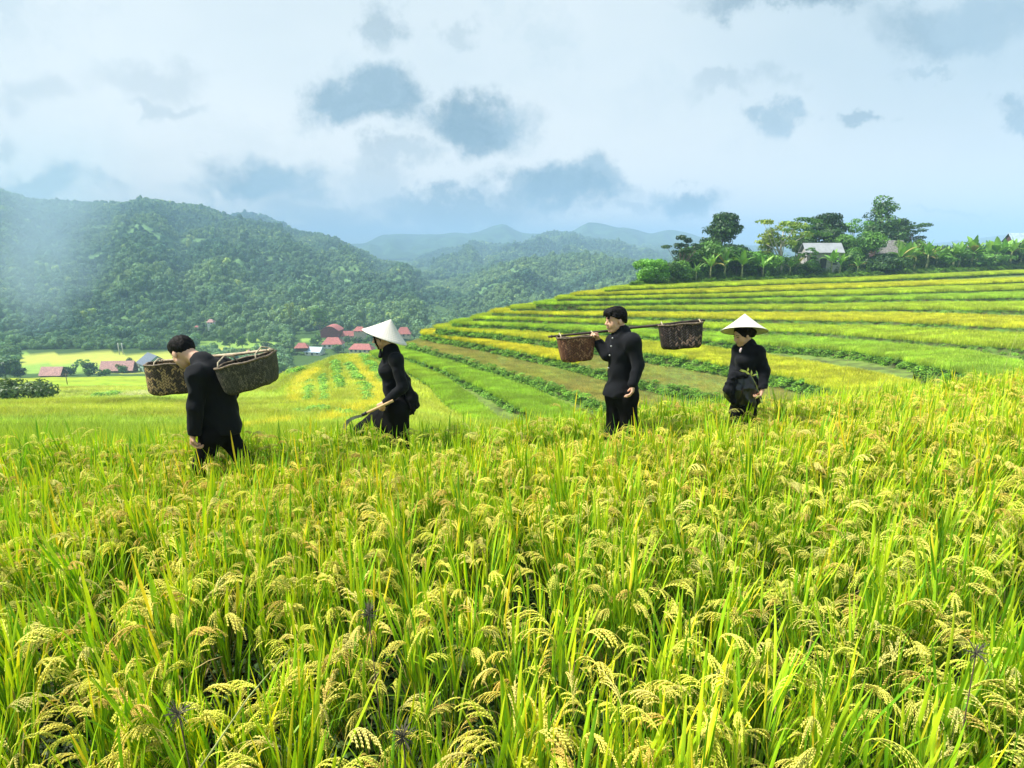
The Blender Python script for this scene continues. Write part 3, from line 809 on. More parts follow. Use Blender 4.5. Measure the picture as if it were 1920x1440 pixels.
FP, FS, FT = [], [], []
def hill(name, sil, dr, foot, relief, ncol, nrow, mat, tree=None, g=1.0, seed=1, clear=None, col=(.06, .12, .03), gcol=(.12, .22, .075), clearfn=None, u_lo=None, u_hi=None):
    sil = np.array(sil, float); Us, Ss = US(sil[:, 0], sil[:, 1])
    U = np.linspace(Us[0], Us[-1], ncol)
    # smooth interpolation through the traced skyline
    S = np.interp(U, Us, Ss)
    kern = np.hanning(7); kern /= kern.sum(); S = np.convolve(np.r_[[S[0]] * 3, S, [S[-1]] * 3], kern, 'valid')
    t = np.linspace(0, 1.5, nrow)
    UU, T = np.meshgrid(U, t)
    df = foot[0]; zf = CZ - foot[1]
    rdist = dr * (1 + .06 * np.sin(U * 7 + seed))
    Dd = df + (rdist[None] - df) * T
    zr = CZ - S[None] * rdist[None]
    tt = np.clip(T, 0, 1)
    Z = zf + (zr - zf) * tt ** g
    Z = np.where(T > 1, zr - (T - 1) * np.maximum(zr - zf, 20) * 2.0, Z)
    X = UU * Dd; Y = Dd
    amp = relief * np.sin(np.pi * tt) ** .8
    # spurs and gullies running down the slope
    spur = np.abs(fbm(UU * 9 * dr / 1500 * 1.0 + seed, T * 1.2, 3, seed)) * -2 + .5
    Z = Z + amp * (spur + .5 * fbm(X / dr * 14, Y / dr * 14, 3, seed + 4))
    cn = fbm(X / 130, Y / 90, 3, seed + 9)
    cl = np.zeros(X.shape) if clear is None else sm(clear - .08, clear + .16, cn + .18 * np.sin(np.pi * tt))
    if clearfn is not None:
        px, py = PX(X, Y, Z); cl = np.maximum(cl, clearfn(px, py))
    v = 1 + .35 * fbm(X / 60, Y / 60, 3, seed + 2)
    c = (np.array(col) * (1 - cl[..., None]) + np.array(gcol) * cl[..., None]) * v[..., None]
    n, k = X.shape; i = np.arange(n - 1)[:, None] * k + np.arange(k - 1)[None]
    Fc = np.stack([i, i + 1, i + k + 1, i + k], -1).reshape(-1, 4)[:, ::-1]
    o = obj('hills', mesh('hills', np.stack([X, Y, Z], -1), Fc, mat, True, col=c)); tag(o, kind='structure')
    if tree:
        dens, r0, r1 = tree
        # cells weighted by ground area
        w = (Dd[:-1, :-1] * (U[1] - U[0]) * np.diff(Dd, axis=0)[:, :-1]); w = np.where(T[:-1, :-1] < 1.06, w, 0)
        if u_lo is not None: w = w * (UU[:-1, :-1] > u_lo)
        if u_hi is not None: w = w * (UU[:-1, :-1] < u_hi)
        N = int(w.sum() * dens); ci = R.choice(w.size, N, p=(w / w.sum()).ravel())
        a, b = np.unravel_index(ci, w.shape); fa, fb = R.random(N), R.random(N)
        def L_(G): return (G[a, b] * (1 - fa) + G[a + 1, b] * fa) * (1 - fb) + (G[a, b + 1] * (1 - fa) + G[a + 1, b + 1] * fa) * fb
        x, y, z, cc = L_(X), L_(Y), L_(Z), L_(cl)
        keep = R.random(N) > cc * .97
        x, y, z = x[keep], y[keep], z[keep]; m_ = len(x)
        s = R.uniform(r0, r1, m_) * (1 + .35 * fbm(x / 70, y / 70, 2, 61)) * np.where(R.random(m_) < .04, 1.5, 1)
        FP.append(np.stack([x, y, z - s * .25], 1)); FS.append(np.stack([s, s, s * R.uniform(.8, 1.35, m_)], 1))
        hue = fbm(x / 110, y / 110, 3, 63)[:, None]; b_ = R.uniform(.8, 1.2, m_)[:, None]
        tn = np.where(hue > 0, np.array((1, 1, 1)) + hue * np.array((1.7, 1.1, .5)), np.array((1, 1, 1)) + hue * np.array((.8, .55, .15))) * b_
        yel = (R.random(m_) < .025)[:, None]; FT.append(np.where(yel, tn * np.array((2.4, 1.9, 1.2)), tn))
SIL1 = [(-900, 345), (-500, 342), (-200, 345), (0, 358), (60, 376), (110, 380), (200, 387), (240, 384), (262, 380), (310, 384), (370, 392), (430, 408), (480, 420), (520, 430), (560, 438),
        (600, 444), (624, 453), (645, 465), (677, 476), (719, 499), (751, 507), (780, 519), (815, 535), (850, 555), (900, 580), (960, 600)]
SIL1B = [(380, 420), (420, 412), (445, 403), (470, 402), (500, 409), (525, 422), (545, 434), (580, 450), (620, 470)]
SIL2 = [(560, 462), (600, 460), (631, 455), (660, 457), (684, 456), (716, 440), (740, 439), (772, 438), (815, 440), (850, 435), (872, 438), (896, 435), (914, 427), (932, 420), (946, 419), (955, 424), (964, 431),
        (985, 437), (1020, 438), (1056, 437), (1073, 433), (1088, 423), (1105, 415), (1127, 417), (1158, 428), (1169, 426), (1190, 429), (1215, 437), (1225, 437), (1259, 429), (1290, 436),
        (1340, 452), (1420, 462), (1520, 468), (1700, 460), (1800, 452), (1880, 440), (1960, 436), (2100, 430), (2600, 420)]
SIL3 = [(640, 530), (700, 515), (758, 497), (787, 488), (815, 474), (840, 470), (861, 468), (880, 462), (900, 458), (915, 459), (928, 463), (950, 464), (978, 467), (985, 456), (1000, 449), (1013, 445),
        (1038, 440), (1073, 445), (1109, 454), (1140, 457), (1162, 458), (1197, 467), (1250, 466), (1330, 472), (1420, 478), (1600, 480), (2000, 478), (2600, 470)]
SIL4 = [(640, 600), (700, 578), (760, 558), (822, 536), (861, 525), (879, 518), (932, 504), (967, 495), (1013, 490), (1056, 483), (1091, 481), (1127, 486), (1162, 490), (1190, 497), (1260, 505), (1400, 510), (2000, 505), (2600, 500)]
def clear1(px, py):
    c = np.zeros(np.shape(px))
    for (a, b, w, h) in [(330, 455, 60, 8), (160, 488, 36, 5), (280, 500, 60, 7), (510, 488, 22, 10), (440, 497, 26, 7), (620, 505, 60, 5), (560, 520, 50, 6), (420, 530, 40, 6), (300, 520, 40, 6), (560, 480, 20, 4), (350, 470, 90, 5), (60, 540, 50, 8), (640, 535, 40, 5)]:
        q = np.hypot((px - a) / w, (py - b) / h) + fbm(px * .05, py * .1, 2, 71) * .8
        c = np.maximum(c, 1 - sm(.8, 1.1, q))
    return c
def clear4(px, py):
    c = np.zeros(np.shape(px))
    for (a, b, w, h) in [(683, 601, 40, 13), (965, 513, 20, 9), (985, 560, 30, 4), (890, 560, 26, 6), (700, 575, 12, 10), (1060, 512, 40, 5)]:
        q = np.hypot((px - a) / w, (py - b) / h) + fbm(px * .05, py * .1, 2, 73) * .5
        c = np.maximum(c, 1 - sm(.85, 1.1, q))
    return c
hill('m1', SIL1, 1450, (400, VH + 2), 42, 420, 90, M_HILL, (1 / 21., 2.0, 5.2), g=1.12, seed=3, clear=.40, clearfn=clear1, u_lo=-1.15)
hill('m1b', SIL1B, 2300, (1500, 30), 30, 80, 30, M_HILL, (1 / 60., 5, 8), seed=6)
hill('m2', SIL2, 3700, (2700, 60), 50, 420, 50, M_FAR, None, seed=9, col=(.05, .10, .035), gcol=(.1, .16, .06))
hill('m3', SIL3, 2600, (1150, VH + 2), 60, 300, 60, M_HILL, (1 / 60., 4.5, 7.5), g=1.1, seed=12, clear=.5, u_lo=-.35, u_hi=.5)
hill('m4', SIL4, 1000, (430, VH + 2), 26, 260, 60, M_HILL, (1 / 22., 2.3, 4.7), g=1.05, seed=15, clear=.42, clearfn=clear4, u_lo=-.32, u_hi=.45)

# scrub and trees on the valley floor between the paddies
def valley_scrub():
    N = 5200; th = R.uniform(-1.15, .12, N); d = np.sqrt(R.uniform(288 ** 2, 440 ** 2, N)); x = th * d; y = d
    z = ground_z(x, y); px, py = PX(x, y, z); k = np.ones(N, bool)
    for (a, b, u0, u1) in [(30, 330, 655, 708), (365, 525, 627, 666), (560, 616, 622, 646), (-400, 10, 664, 706)]:
        k &= ~((px > a) & (px < b) & (py > u0) & (py < u1))
    k &= ~((px > 545) & (px < 790) & (py > 608) & (py < 700))
    k &= (R.random(N) < .8)
    x, y, z = x[k], y[k], z[k]; m_ = len(x); s = R.uniform(1.6, 4.4, m_)
    FP.append(np.stack([x, y, z - s * .3], 1)); FS.append(np.stack([s, s, s * R.uniform(.8, 1.2, m_)], 1)); FT.append(np.ones((m_, 3)) * R.uniform(.8, 1.5, m_)[:, None] * np.array((1.15, 1.1, 1.0)))
valley_scrub()
FPa, FSa, FTa = np.concatenate(FP), np.concatenate(FS), np.concatenate(FT)
_px, _py = PX(FPa[:, 0], FPa[:, 1], FPa[:, 2]); _k = ~((_px > 548) & (_px < 780) & (_py > 596) & (FPa[:, 1] < 436)); FPa, FSa, FTa = FPa[_k], FSa[_k], FTa[_k]
nF = len(FPa)
gn_scatter('forest', FPa, np.stack([R.normal(0, .08, nF), R.normal(0, .08, nF), R.uniform(0, 6.28, nF)], 1), FSa, R.integers(0, len(CROWN), nF), FTa, CROWN,
           'dense green forest covering the hazy hillsides and the valley edge', 'forest')

# ------------------------------------------------------------------ air and smoke
def haze_box():
    m_, t, out = new_mat('haze')
    v = t.add('ShaderNodeVolumePrincipled'); v.inputs['Density'].default_value = 4.2e-4
    v.inputs['Color'].default_value = rgb(.44, .66, .95); v.inputs['Anisotropy'].default_value = -0.3
    t.l.new(v.outputs[0], out.inputs['Volume'])
    b = MB().box(-9000, 9000, -7600, 9000, -75, 205)
    tag(b.build('haze', m_), 'pale blue haze hanging through the valley and over the far ridges', 'haze', kind='stuff')
haze_box()
def smoke():
    m_, t, out = new_mat('smoke')
    co = t.add('ShaderNodeTexCoord').outputs['Object']
    s = t.add('ShaderNodeSeparateXYZ', i_0=co)
    n = t.noise(t.vm('MULTIPLY', co, (1, 1, .6)), .030, 4, .6, col=True)
    w = t.vm('ADD', co, t.vm('MULTIPLY', t.vm('SUBTRACT', n, (.5, .5, .5)), (62, 62, 40)))
    s = t.add('ShaderNodeSeparateXYZ', i_0=w)
    zc = s.outputs[2]
    cx = t.m('MULTIPLY', zc, .26)      # the column leans as it rises
    rx = t.m('ADD', 26.0, t.m('MULTIPLY', zc, .30))
    q = t.m('DIVIDE', t.vm('LENGTH', t.add('ShaderNodeCombineXYZ', i_0=t.m('SUBTRACT', s.outputs[0], cx), i_1=t.m('MULTIPLY', s.outputs[1], .9), i_2=0.0).outputs[0]), rx)
    f = t.mr(q, 1.0, 0.1)
    f = t.m('MULTIPLY', f, t.mr(zc, 165, 60)); f = t.m('MULTIPLY', f, t.mr(zc, -8, 42))
    f = t.m('MULTIPLY', f, .0125)
    v = t.add('ShaderNodeVolumePrincipled'); t.l.new(f, v.inputs['Density']); v.inputs['Color'].default_value = rgb(.62, .82, 1.0)
    v.inputs['Anisotropy'].default_value = 0.0
    t.l.new(v.outputs[0], out.inputs['Volume'])
    u, sl = US(66, 655); d = 395
    bm = MB(); pts = []; rads = []
    for i in range(12):
        zz = -8 + i * 16; pts.append((zz * .26, 0, zz)); rads.append(105 + zz * .40)
    bm.tube(pts, rads, 20)
    tag(bm.build('smoke', m_, smooth=True, loc=(float(u) * d, d, CZ - VH)), 'thin blue white smoke drifting up before the left hillside', 'smoke', kind='stuff')
smoke()

# ------------------------------------------------------------------ trees, banana plants, houses
def leaf_cloud(lumps, n, size, cols, flat=.0, seed=0):
    rg = np.random.default_rng(seed); lumps = np.array(lumps, float)
    w = lumps[:, 3] ** 2 * lumps[:, 4] ** .5; w /= w.sum(); k = rg.choice(len(lumps), n, p=w); L = lumps[k]
    d = rg.normal(0, 1, (n, 3)); d[:, 2] += .25; d /= np.linalg.norm(d, axis=1)[:, None]
    q = rg.uniform(.45, 1.05, n) ** .6
    P = L[:, :3] + d * q[:, None] * np.stack([L[:, 3], L[:, 3], L[:, 4]], 1)
    nr = d + rg.normal(0, .5, (n, 3)) + np.array((0, 0, flat)); nr /= np.linalg.norm(nr, axis=1)[:, None]
    a = rg.normal(0, 1, (n, 3)); u = np.cross(nr, a); u /= np.linalg.norm(u, axis=1)[:, None]; v = np.cross(nr, u)
    s = (size * rg.uniform(.55, 1.35, n))[:, None]
    V = np.stack([P - u * s, P + v * s * .45 + nr * s * .12, P + u * s, P - v * s * .45 + nr * s * .12], 1).reshape(-1, 3)
    Fc = np.arange(4 * n).reshape(-1, 4)
    ci = rg.integers(0, len(cols), len(lumps))[k]; c = np.array(cols)[ci] * rg.uniform(.7, 1.3, n)[:, None]
    return V, Fc, np.repeat(c, 4, 0)
def tree(label, loc, H, W, kind='round', cols=None, group=None, seed=0, cat='tree', name='tree', leaf=None, dens=1.0, pale=False):
    rs = random.Random(seed); root = empty(name, loc); tag(root, label, cat, group)
    cols = cols or [(.06, .15, .025), (.10, .22, .03), (.045, .11, .02)]
    lumps = []; R_ = W / 2
    if kind == 'round':
        for i in range(16):
            a = rs.uniform(0, 6.28); q = rs.random() ** .5 * .62; z = rs.uniform(.22, .78)
            lumps.append((math.cos(a) * q * R_, math.sin(a) * q * R_, z * H, R_ * rs.uniform(.28, .46), H * rs.uniform(.13, .22)))
    elif kind == 'cone':
        for i in range(40):
            z = rs.uniform(.30, .93); wd = (max(0, 1 - (z - .36) / .62) ** .75 if z > .36 else 1) * .95
            a = rs.uniform(0, 6.28); q = rs.random() ** .5 * wd * .75
            lumps.append((math.cos(a) * q * R_, math.sin(a) * q * R_, z * H, R_ * rs.uniform(.22, .38), H * rs.uniform(.05, .10)))
    elif kind == 'airy':
        for i in range(20):
            a = rs.uniform(0, 6.28); q = rs.random() ** .5 * .85; z = rs.uniform(.50, .95)
            lumps.append((math.cos(a) * q * R_, math.sin(a) * q * R_ * .7, z * H - q * H * .06, R_ * rs.uniform(.14, .30), H * rs.uniform(.025, .05)))
    elif kind == 'layered':
        for i in range(14):
            a = rs.uniform(0, 6.28); q = rs.random() ** .5 * .8; z = .45 + .5 * i / 14
            lumps.append((math.cos(a) * q * R_, math.sin(a) * q * R_, z * H, R_ * rs.uniform(.25, .42), H * rs.uniform(.03, .06)))
    elif kind == 'mound':
        for i in range(26):
            a = rs.uniform(0, 6.28); q = rs.random() ** .5 * .85
            lumps.append((math.cos(a) * q * R_, math.sin(a) * q * R_ * .6, H * (.32 * (1.3 - q)), R_ * rs.uniform(.12, .26), H * rs.uniform(.25, .45)))
    if kind != 'mound':
        t = MB(); bend = rs.uniform(-.05, .05) * H; th = H * (.72 if kind != 'round' else .5); r0 = H * .017 + .03
        path = [(0, 0, -.4), (bend * .3, 0, th * .33), (bend, 0, th * .66), (bend * .8, 0, th)]
        t.tube(path, [r0 * 1.25, r0, r0 * .75, r0 * .35], 7)
        for lx, ly, lz, lr, lh in lumps[:12]:
            if lz < .3 * H: continue
            s_ = .3 + .45 * rs.random(); st = Vector((bend * min(1, s_ * 1.3), 0, th * s_))
            if st.z > lz: st.z = lz * .7
            mid = st.lerp(Vector((lx, ly, lz)), .5) + Vector((0, 0, -H * .02))
            t.tube([st, mid, (lx, ly, lz)], [r0 * .5, r0 * .34, r0 * .12], 5)
        t.build('trunk', M_PALE_BARK if pale else M_BARK, root, True)
    size = leaf or max(.16, W * .028)
    vol = sum(l[3] ** 2 for l in lumps)
    n = int(min(6500, 6.5 * dens * vol / size ** 2))
    V, Fc, C = leaf_cloud(lumps, n, size, cols, .2, seed + 5)
    obj('crown' if kind != 'mound' else 'foliage', mesh('crown', V, Fc, M_TREE, False, col=C), root)
    return root
DG = [(.035, .095, .025), (.055, .13, .03), (.025, .07, .02)]
MG = [(.06, .17, .025), (.10, .24, .03), (.045, .12, .02)]
BG = [(.10, .27, .03), (.15, .33, .04), (.07, .19, .02)]
YG = [(.22, .33, .05), (.16, .27, .04), (.28, .36, .06)]

def hill_spot(px, off):
    u = float(US(px, 520)[0]); s = SLABS[0]
    y = float(np.interp(u, s['U'], s['y'])) + off; h = float(np.interp(u, s['U'], s['h']))
    return Vector((u * y, y, CZ - h))
def grove_tree(label, px, top, wpx, off, **k):
    p = hill_spot(px, off); _, s = US(px, top); H = CZ - float(s) * p.y - p.z
    return tree(label, p, H, wpx * p.y / F * (1.75 if k.get('kind') == 'round' else 1.6 if k.get('kind') == 'cone' else 1.4), group=None, **k)
grove_tree('round bright green bushy tree at the left end of the hilltop grove', 1218, 480, 46, 1.5, kind='round', cols=[(.15, .38, .04), (.20, .44, .05), (.10, .27, .03)], seed=1, dens=1.5)
grove_tree('lean tree with sparse dark leaves beside the round bush on the hilltop', 1277, 432, 52, 7, kind='airy', cols=DG, seed=2)
grove_tree('low leafy tree filling the gap right of the round bush', 1262, 487, 44, 3, kind='round', cols=MG, seed=3)
grove_tree('dense mid green tree below the cone shaped one on the hilltop', 1330, 450, 72, 12, kind='round', cols=MG, seed=4)
grove_tree('cone shaped dark tree with a pointed top standing clear against the sky', 1348, 398, 74, 24, kind='cone', cols=DG, seed=5, dens=.75)
grove_tree('bushy tree right of the cone shaped tree behind the banana plants', 1380, 462, 50, 10, kind='round', cols=MG, seed=6)
grove_tree('low dark bush behind the drooping banana plant', 1428, 466, 58, 7, kind='round', cols=BG, seed=7)
grove_tree('airy pale tree with a thin whitish trunk and yellow green leaves', 1464, 399, 88, 5, kind='airy', cols=YG, seed=8, pale=True, dens=.6)
grove_tree('yellow green bamboo like tree at the left of the pale trunked tree', 1434, 425, 30, 9, kind='cone', cols=YG, seed=9, dens=.7)
grove_tree('mid green tree with flat layers of leaves left of the dark tall tree', 1500, 402, 60, 22, kind='layered', cols=BG, seed=10, dens=.7)
grove_tree('tall dark tree with a dense top behind the white house', 1538, 396, 72, 26, kind='cone', cols=DG, seed=11, dens=1.3)
grove_tree('flat topped airy green tree between the dark tree and the tallest tree', 1588, 406, 50, 26, kind='layered', cols=BG, seed=12, dens=.6)
grove_tree('round dense green tree in front of the grey roofed house', 1608, 427, 52, 12, kind='round', cols=MG, seed=13, dens=1.3)
grove_tree('tallest tree of the hilltop with an airy crown high above the grey roof', 1640, 366, 62, 30, kind='cone', cols=DG + [(.09, .2, .04)], seed=14, dens=.6)
grove_tree('dark tree right of the tallest one behind the grey roof', 1672, 410, 46, 34, kind='cone', cols=DG, seed=15)
grove_tree('spreading dark tree with flat branches at the right edge of the tall trees', 1698, 411, 44, 27, kind='layered', cols=DG, seed=16, dens=.8)
grove_tree('yellowish bush beside the banana plants near the grey roofed house', 1695, 448, 52, 13, kind='round', cols=[(.12, .22, .03), (.08, .18, .03)], seed=17)
grove_tree('dark low bush under the grey roofed house', 1655, 474, 60, 4, kind='round', cols=DG, seed=18)
grove_tree('dark bush at the right edge of the hilltop row', 1900, 462, 60, 12, kind='round', cols=DG, seed=19)
grove_tree('low bush among the banana plants in the middle of the right row', 1800, 470, 90, 14, kind='round', cols=MG, seed=20)
grove_tree('small bush between two banana plants left of the white house', 1512, 488, 36, 4, kind='round', cols=MG, seed=21)
grove_tree('low bush in the row between the banana clumps right of the yellowish bush', 1738, 468, 60, 13, kind='round', cols=MG, seed=22)

grove_tree('dense tree behind the lean sparse tree at the left of the grove', 1296, 458, 40, 16, kind='round', cols=DG, seed=23)
grove_tree('leafy tree between the cone shaped tree and the pale trunked tree', 1404, 468, 44, 16, kind='round', cols=MG, seed=24)
grove_tree('bright green tree standing left of the round dense tree by the grey roof', 1572, 432, 40, 18, kind='round', cols=BG, seed=25)
grove_tree('dark tree filling the gap left of the white house', 1490, 440, 40, 20, kind='round', cols=DG, seed=26)
grove_tree('broad green tree hiding the left wall of the white walled house', 1512, 462, 30, 6, kind='airy', cols=MG, seed=27)
grove_tree('rounded tree left of the dense mid green one on the hilltop', 1308, 466, 46, 9, kind='round', cols=MG, seed=28)
grove_tree('distant dark tree behind the clump of bananas right of the grey roof', 1725, 456, 60, 30, kind='round', cols=DG, seed=29)
grove_tree('distant dark tree behind the middle bananas of the right row', 1785, 458, 70, 32, kind='round', cols=DG, seed=30)
grove_tree('distant dark tree behind the broadest banana leaf', 1850, 456, 70, 32, kind='round', cols=DG, seed=31)
def banana_meshes(seed, nl=9):
    rs = random.Random(seed); random.seed(seed)
    t = MB(); t.tube([(0, 0, -.3), (.03, 0, .8), (.02, .03, 1.7), (0, 0, 2.2)], [.16, .13, .10, .05], 8)
    tm = mesh('stem', t.V, t.F, M_BANANA_STEM, True)
    L = LeafMesh(); V = []; Fc = []; C = []
    for i in range(nl):
        az = i * 2.4 + rs.uniform(-.4, .4); ln = rs.uniform(2.0, 2.9); lean = rs.uniform(.35, 1.15) if i < nl - 2 else rs.uniform(0, .25)
        cur = rs.uniform(.6, 1.7) if i < nl - 2 else .3; q = np.array((0, 0, rs.uniform(1.6, 2.15)))
        c = np.array(rs.choice([(.13, .30, .04), (.19, .38, .06), (.10, .24, .03), (.25, .42, .10)])) * rs.uniform(.8, 1.2)
        if rs.random() < .08: c = np.array((.30, .26, .08))
        n = 9; o = len(V)
        for j in range(n + 1):
            tt = j / n; th = lean + cur * tt ** 1.5
            d = np.array((math.sin(th) * math.cos(az), math.sin(th) * math.sin(az), math.cos(th))); sd_ = np.array((-math.sin(az), math.cos(az), 0)); nn = np.cross(d, sd_)
            w = .42 * max(.06, math.sin(math.pi * min(1, max(0, (tt - .12) / .9)) ** .8)) if tt > .12 else .03
            w *= rs.uniform(.75, 1.1)
            V += [q - sd_ * w - nn * -.10 * w * 2, q, q + sd_ * w - nn * -.10 * w * 2]; C += [c, c * 1.25, c]
            q = q + d * ln / n
        for j in range(n):
            b = o + j * 3; Fc += [(b, b + 1, b + 4, b + 3), (b + 1, b + 2, b + 5, b + 4)]
    lm = mesh('leaves', V, Fc, M_TREE, False, col=np.array(C))
    return tm, lm
M_BANANA_STEM = simple('banana_stem', (.30, .33, .14), .7, .3, 4)
BAN = [banana_meshes(600 + i, 8 + i % 3) for i in range(4)]
BANANAS = [(1305, 494, 2, 'small banana plant left of the row on the hilltop verge'), (1332, 476, 4, 'banana plant with drooping fronds below the cone shaped tree'),
 (1358, 470, 4, 'banana plant with blue green fronds right of the cone shaped tree'), (1390, 468, 2, 'banana plant with upright fronds at the low point of the verge'),
 (1430, 482, 3, 'drooping banana plant with hanging dry leaves left of the pale trunk'), (1480, 484, 3, 'banana plant just right of the pale trunked tree'),
 (1491, 480, 5, 'broad leaved banana plant in front of the white house corner'), (1557, 466, 4, 'banana plant in front of the right end of the white house'),
 (1573, 478, 3, 'banana plant with one upright leaf between the two houses'), (1606, 486, 3, 'low banana plant with an arching pale leaf before the grey roofed house'),
 (1682, 458, 4, 'leftmost banana plant of the clump right of the grey roofed house'), (1694, 452, 6, 'tall pale leaved banana plant of the clump right of the grey roofed house'),
 (1712, 458, 8, 'banana plant behind the clump with a leaf pointing at the sky'), (1734, 452, 5, 'banana plant with a bright upright leaf in the right row'),
 (1752, 462, 7, 'shorter banana plant behind the bright leaved one'), (1783, 452, 6, 'banana plant with three pale stems in the right row'),
 (1794, 456, 5, 'banana plant leaning right in the middle of the right row'), (1816, 445, 5, 'large banana plant with a fan of leaves in the right row'),
 (1826, 458, 4, 'banana plant with a pale slanting stem below the large fan'), (1860, 443, 6, 'tall banana plant with the broadest leaf near the right edge'),
 (1874, 452, 5, 'banana plant with a leaning stem near the right edge'), (1889, 446, 8, 'banana plant in front of the blue roof'),
 (1908, 452, 6, 'rightmost banana plant below the dark brown roof'), (1765, 460, 10, 'banana plant set back behind the row of stems'), (1845, 455, 9, 'banana plant set back between the two tall ones')]
for i, (px, top, off, lab) in enumerate(BANANAS):
    p = hill_spot(px, off); _, s = US(px, top); H = CZ - float(s) * p.y - p.z
    tm, lm = BAN[i % 4]
    r = empty('banana_plant', p, R.uniform(0, 6.28)); sc_ = H / 3.9; r.scale = (sc_, sc_, sc_)
    tag(r, lab, 'banana plant', 'banana plants along the hilltop verge')
    obj('stem', tm, r); obj('leaves', lm, r)

# houses
M_RED = simple('red_roof', (.42, .13, .12), .7, .2, 1.5); M_PINK = simple('pink_roof', (.50, .27, .25), .7, .2, 1.5)
M_MAROON = simple('maroon_sheet', (.20, .035, .05), .6, .2, 1.0); M_CREAM = simple('cream_wall', (.66, .62, .42), .85, .1, 1.0)
M_WHITE = simple('white_wall', (.68, .68, .66), .85, .1, 1.0); M_GREENW = simple('pale_green_wall', (.36, .52, .42), .85, .1, 1.0)
M_SLATE = simple('slate_roof', (.11, .14, .19), .6, .2, 1.5); M_DARKW = simple('dark_timber', (.09, .055, .045), .9, .3, 3)
M_BLUE = simple('pale_blue_roof', (.42, .54, .66), .5, .15, 1.0); M_TIN = simple('weathered_tin_roof', (.24, .23, .22), .7, .3, 3, c2=(.13, .12, .11))
M_WHITER = simple('whitish_roof', (.30, .32, .34), .6, .1, 1); M_GLASS = simple('dark_opening', (.03, .035, .045), .3, .2, 2); M_BEIGE = simple('beige_wall', (.52, .42, .33), .85, .12, 1)
M_STRAWR = simple('brown_roof', (.13, .085, .075), .9, .3, 3)
def house(label, loc, rz, w, d, hw, hr, wall, roof, kind='gable', wins=3, over=.5, cat='house', gable_open=False, posts=False, name='house'):
    r = empty(name, loc, rz); tag(r, label, cat)
    z0 = -1.5 if hw > 2.2 and 'basket' not in label else -5.0
    if posts:
        for sx in (-1, 1):
            for sy in (-1, 1):
                MB().box(sx * w * .45 - .12, sx * w * .45 + .12, sy * d * .42 - .12, sy * d * .42 + .12, z0, hw).build('post', M_DARKW, r)
        MB().box(-w * .45, w * .45, -d * .40, d * .42, hw * .45, hw * .95).build('wall', wall, r)
    elif kind == 'gable' or kind == 'side':
        b = MB(); b.box(-w / 2, w / 2, -d / 2, d / 2, z0, hw)
        if kind == 'gable':   # ridge runs along x; gable ends at +-x
            for sx in (-1, 1): b.add([(sx * w / 2, -d / 2, hw), (sx * w / 2, d / 2, hw), (sx * w / 2, 0, hw + hr * .96)], [(0, 1, 2)])
        b.build('wall', wall, r)
    elif kind == 'arc':
        b = MB().box(-w / 2, w / 2, -d / 2, d / 2, z0, hw)
        pts = [(-w / 2 + w * i / 12, hw + hr * math.sin(math.pi * i / 12)) for i in range(13)]
        for sy in (-1, 1):
            o = [(x, sy * d / 2, z) for x, z in pts] + [(w / 2, sy * d / 2, hw - .01), (-w / 2, sy * d / 2, hw - .01)]
            b.add(o, [tuple(range(15))])
        b.build('wall', wall, r)
    elif kind == 'hip':
        MB().box(-w / 2, w / 2, -d / 2, d / 2, z0, hw).build('wall', wall, r)
    W2, D2 = w / 2 + over, d / 2 + over; th = .14
    if kind == 'arc':
        b = MB(); P = [(-W2 + 2 * W2 * i / 16, hw + .1 + (hr + .15) * math.sin(math.pi * i / 16)) for i in range(17)]
        V = [(x, -D2, z) for x, z in P] + [(x, D2, z) for x, z in P] + [(x, -D2, z + .25) for x, z in P] + [(x, D2, z + .25) for x, z in P]
        Fc = []
        for i in range(16): Fc += [(i, i + 17, i + 18, i + 1), (i + 34, i + 35, i + 52, i + 51), (i, i + 1, i + 35, i + 34), (i + 17, i + 51, i + 52, i + 18)]
        b.add(V, Fc); b.build('roof', roof, r)
    else:
        k = hr / (d / 2); ez = hw - k * over + .05; rx = W2 if kind != 'hip' else max(.3, W2 - D2 * .8)
        V = []; 
        for dz in (0, th):
            V += [(-W2, -D2, ez + dz), (W2, -D2, ez + dz), (W2, D2, ez + dz), (-W2, D2, ez + dz), (-rx, 0, hw + hr + .05 + dz), (rx, 0, hw + hr + .05 + dz)]
        Fc = [(0, 4, 5, 1)[::-1], (2, 5, 4, 3)[::-1], (6, 7, 11, 10), (8, 9, 10, 11), (0, 1, 7, 6), (1, 2, 8, 7), (2, 3, 9, 8), (3, 0, 6, 9)]
        if kind == 'hip': Fc += [(1, 5, 2), (3, 4, 0), (7, 8, 11), (9, 6, 10)]
        else: Fc += [(1, 5, 11, 7), (2, 8, 11, 5), (0, 6, 10, 4), (3, 4, 10, 9)]
        MB().add(V, Fc).build('roof', roof, r)
    for i in range(wins):
        x = -w / 2 + w * (i + .5) / max(1, wins); ww = min(.7, w / wins * .28); hh = min(.6, hw * .22)
        if posts: continue
        is_door = (i == wins // 2 and wins > 1)
        b = MB().box(x - ww, x + ww, -d / 2 - .06, -d / 2 + .1, .1 if is_door else hw * .55 - hh, hw * .7 if is_door else hw * .55 + hh)
        b.build('door' if is_door else 'window', M_GLASS, r)
        if not is_door: MB().box(x - ww - .12, x + ww + .12, -d / 2 - .12, -d / 2 - .002, hw * .55 - hh - .16, hw * .55 - hh - .02).build('sill', wall, r)
    return r
def find_far(px, py, lo=250, hi=1400):
    u, s = US(px, py); d = np.linspace(lo, hi, 3000); z = ground_z(u * d, d)
    k = np.nonzero((CZ - s * d) <= z)[0]
    y = float(d[k[0]]) if len(k) else 400.0
    return Vector((float(u) * y, y, float(ground_z(u * y, y))))
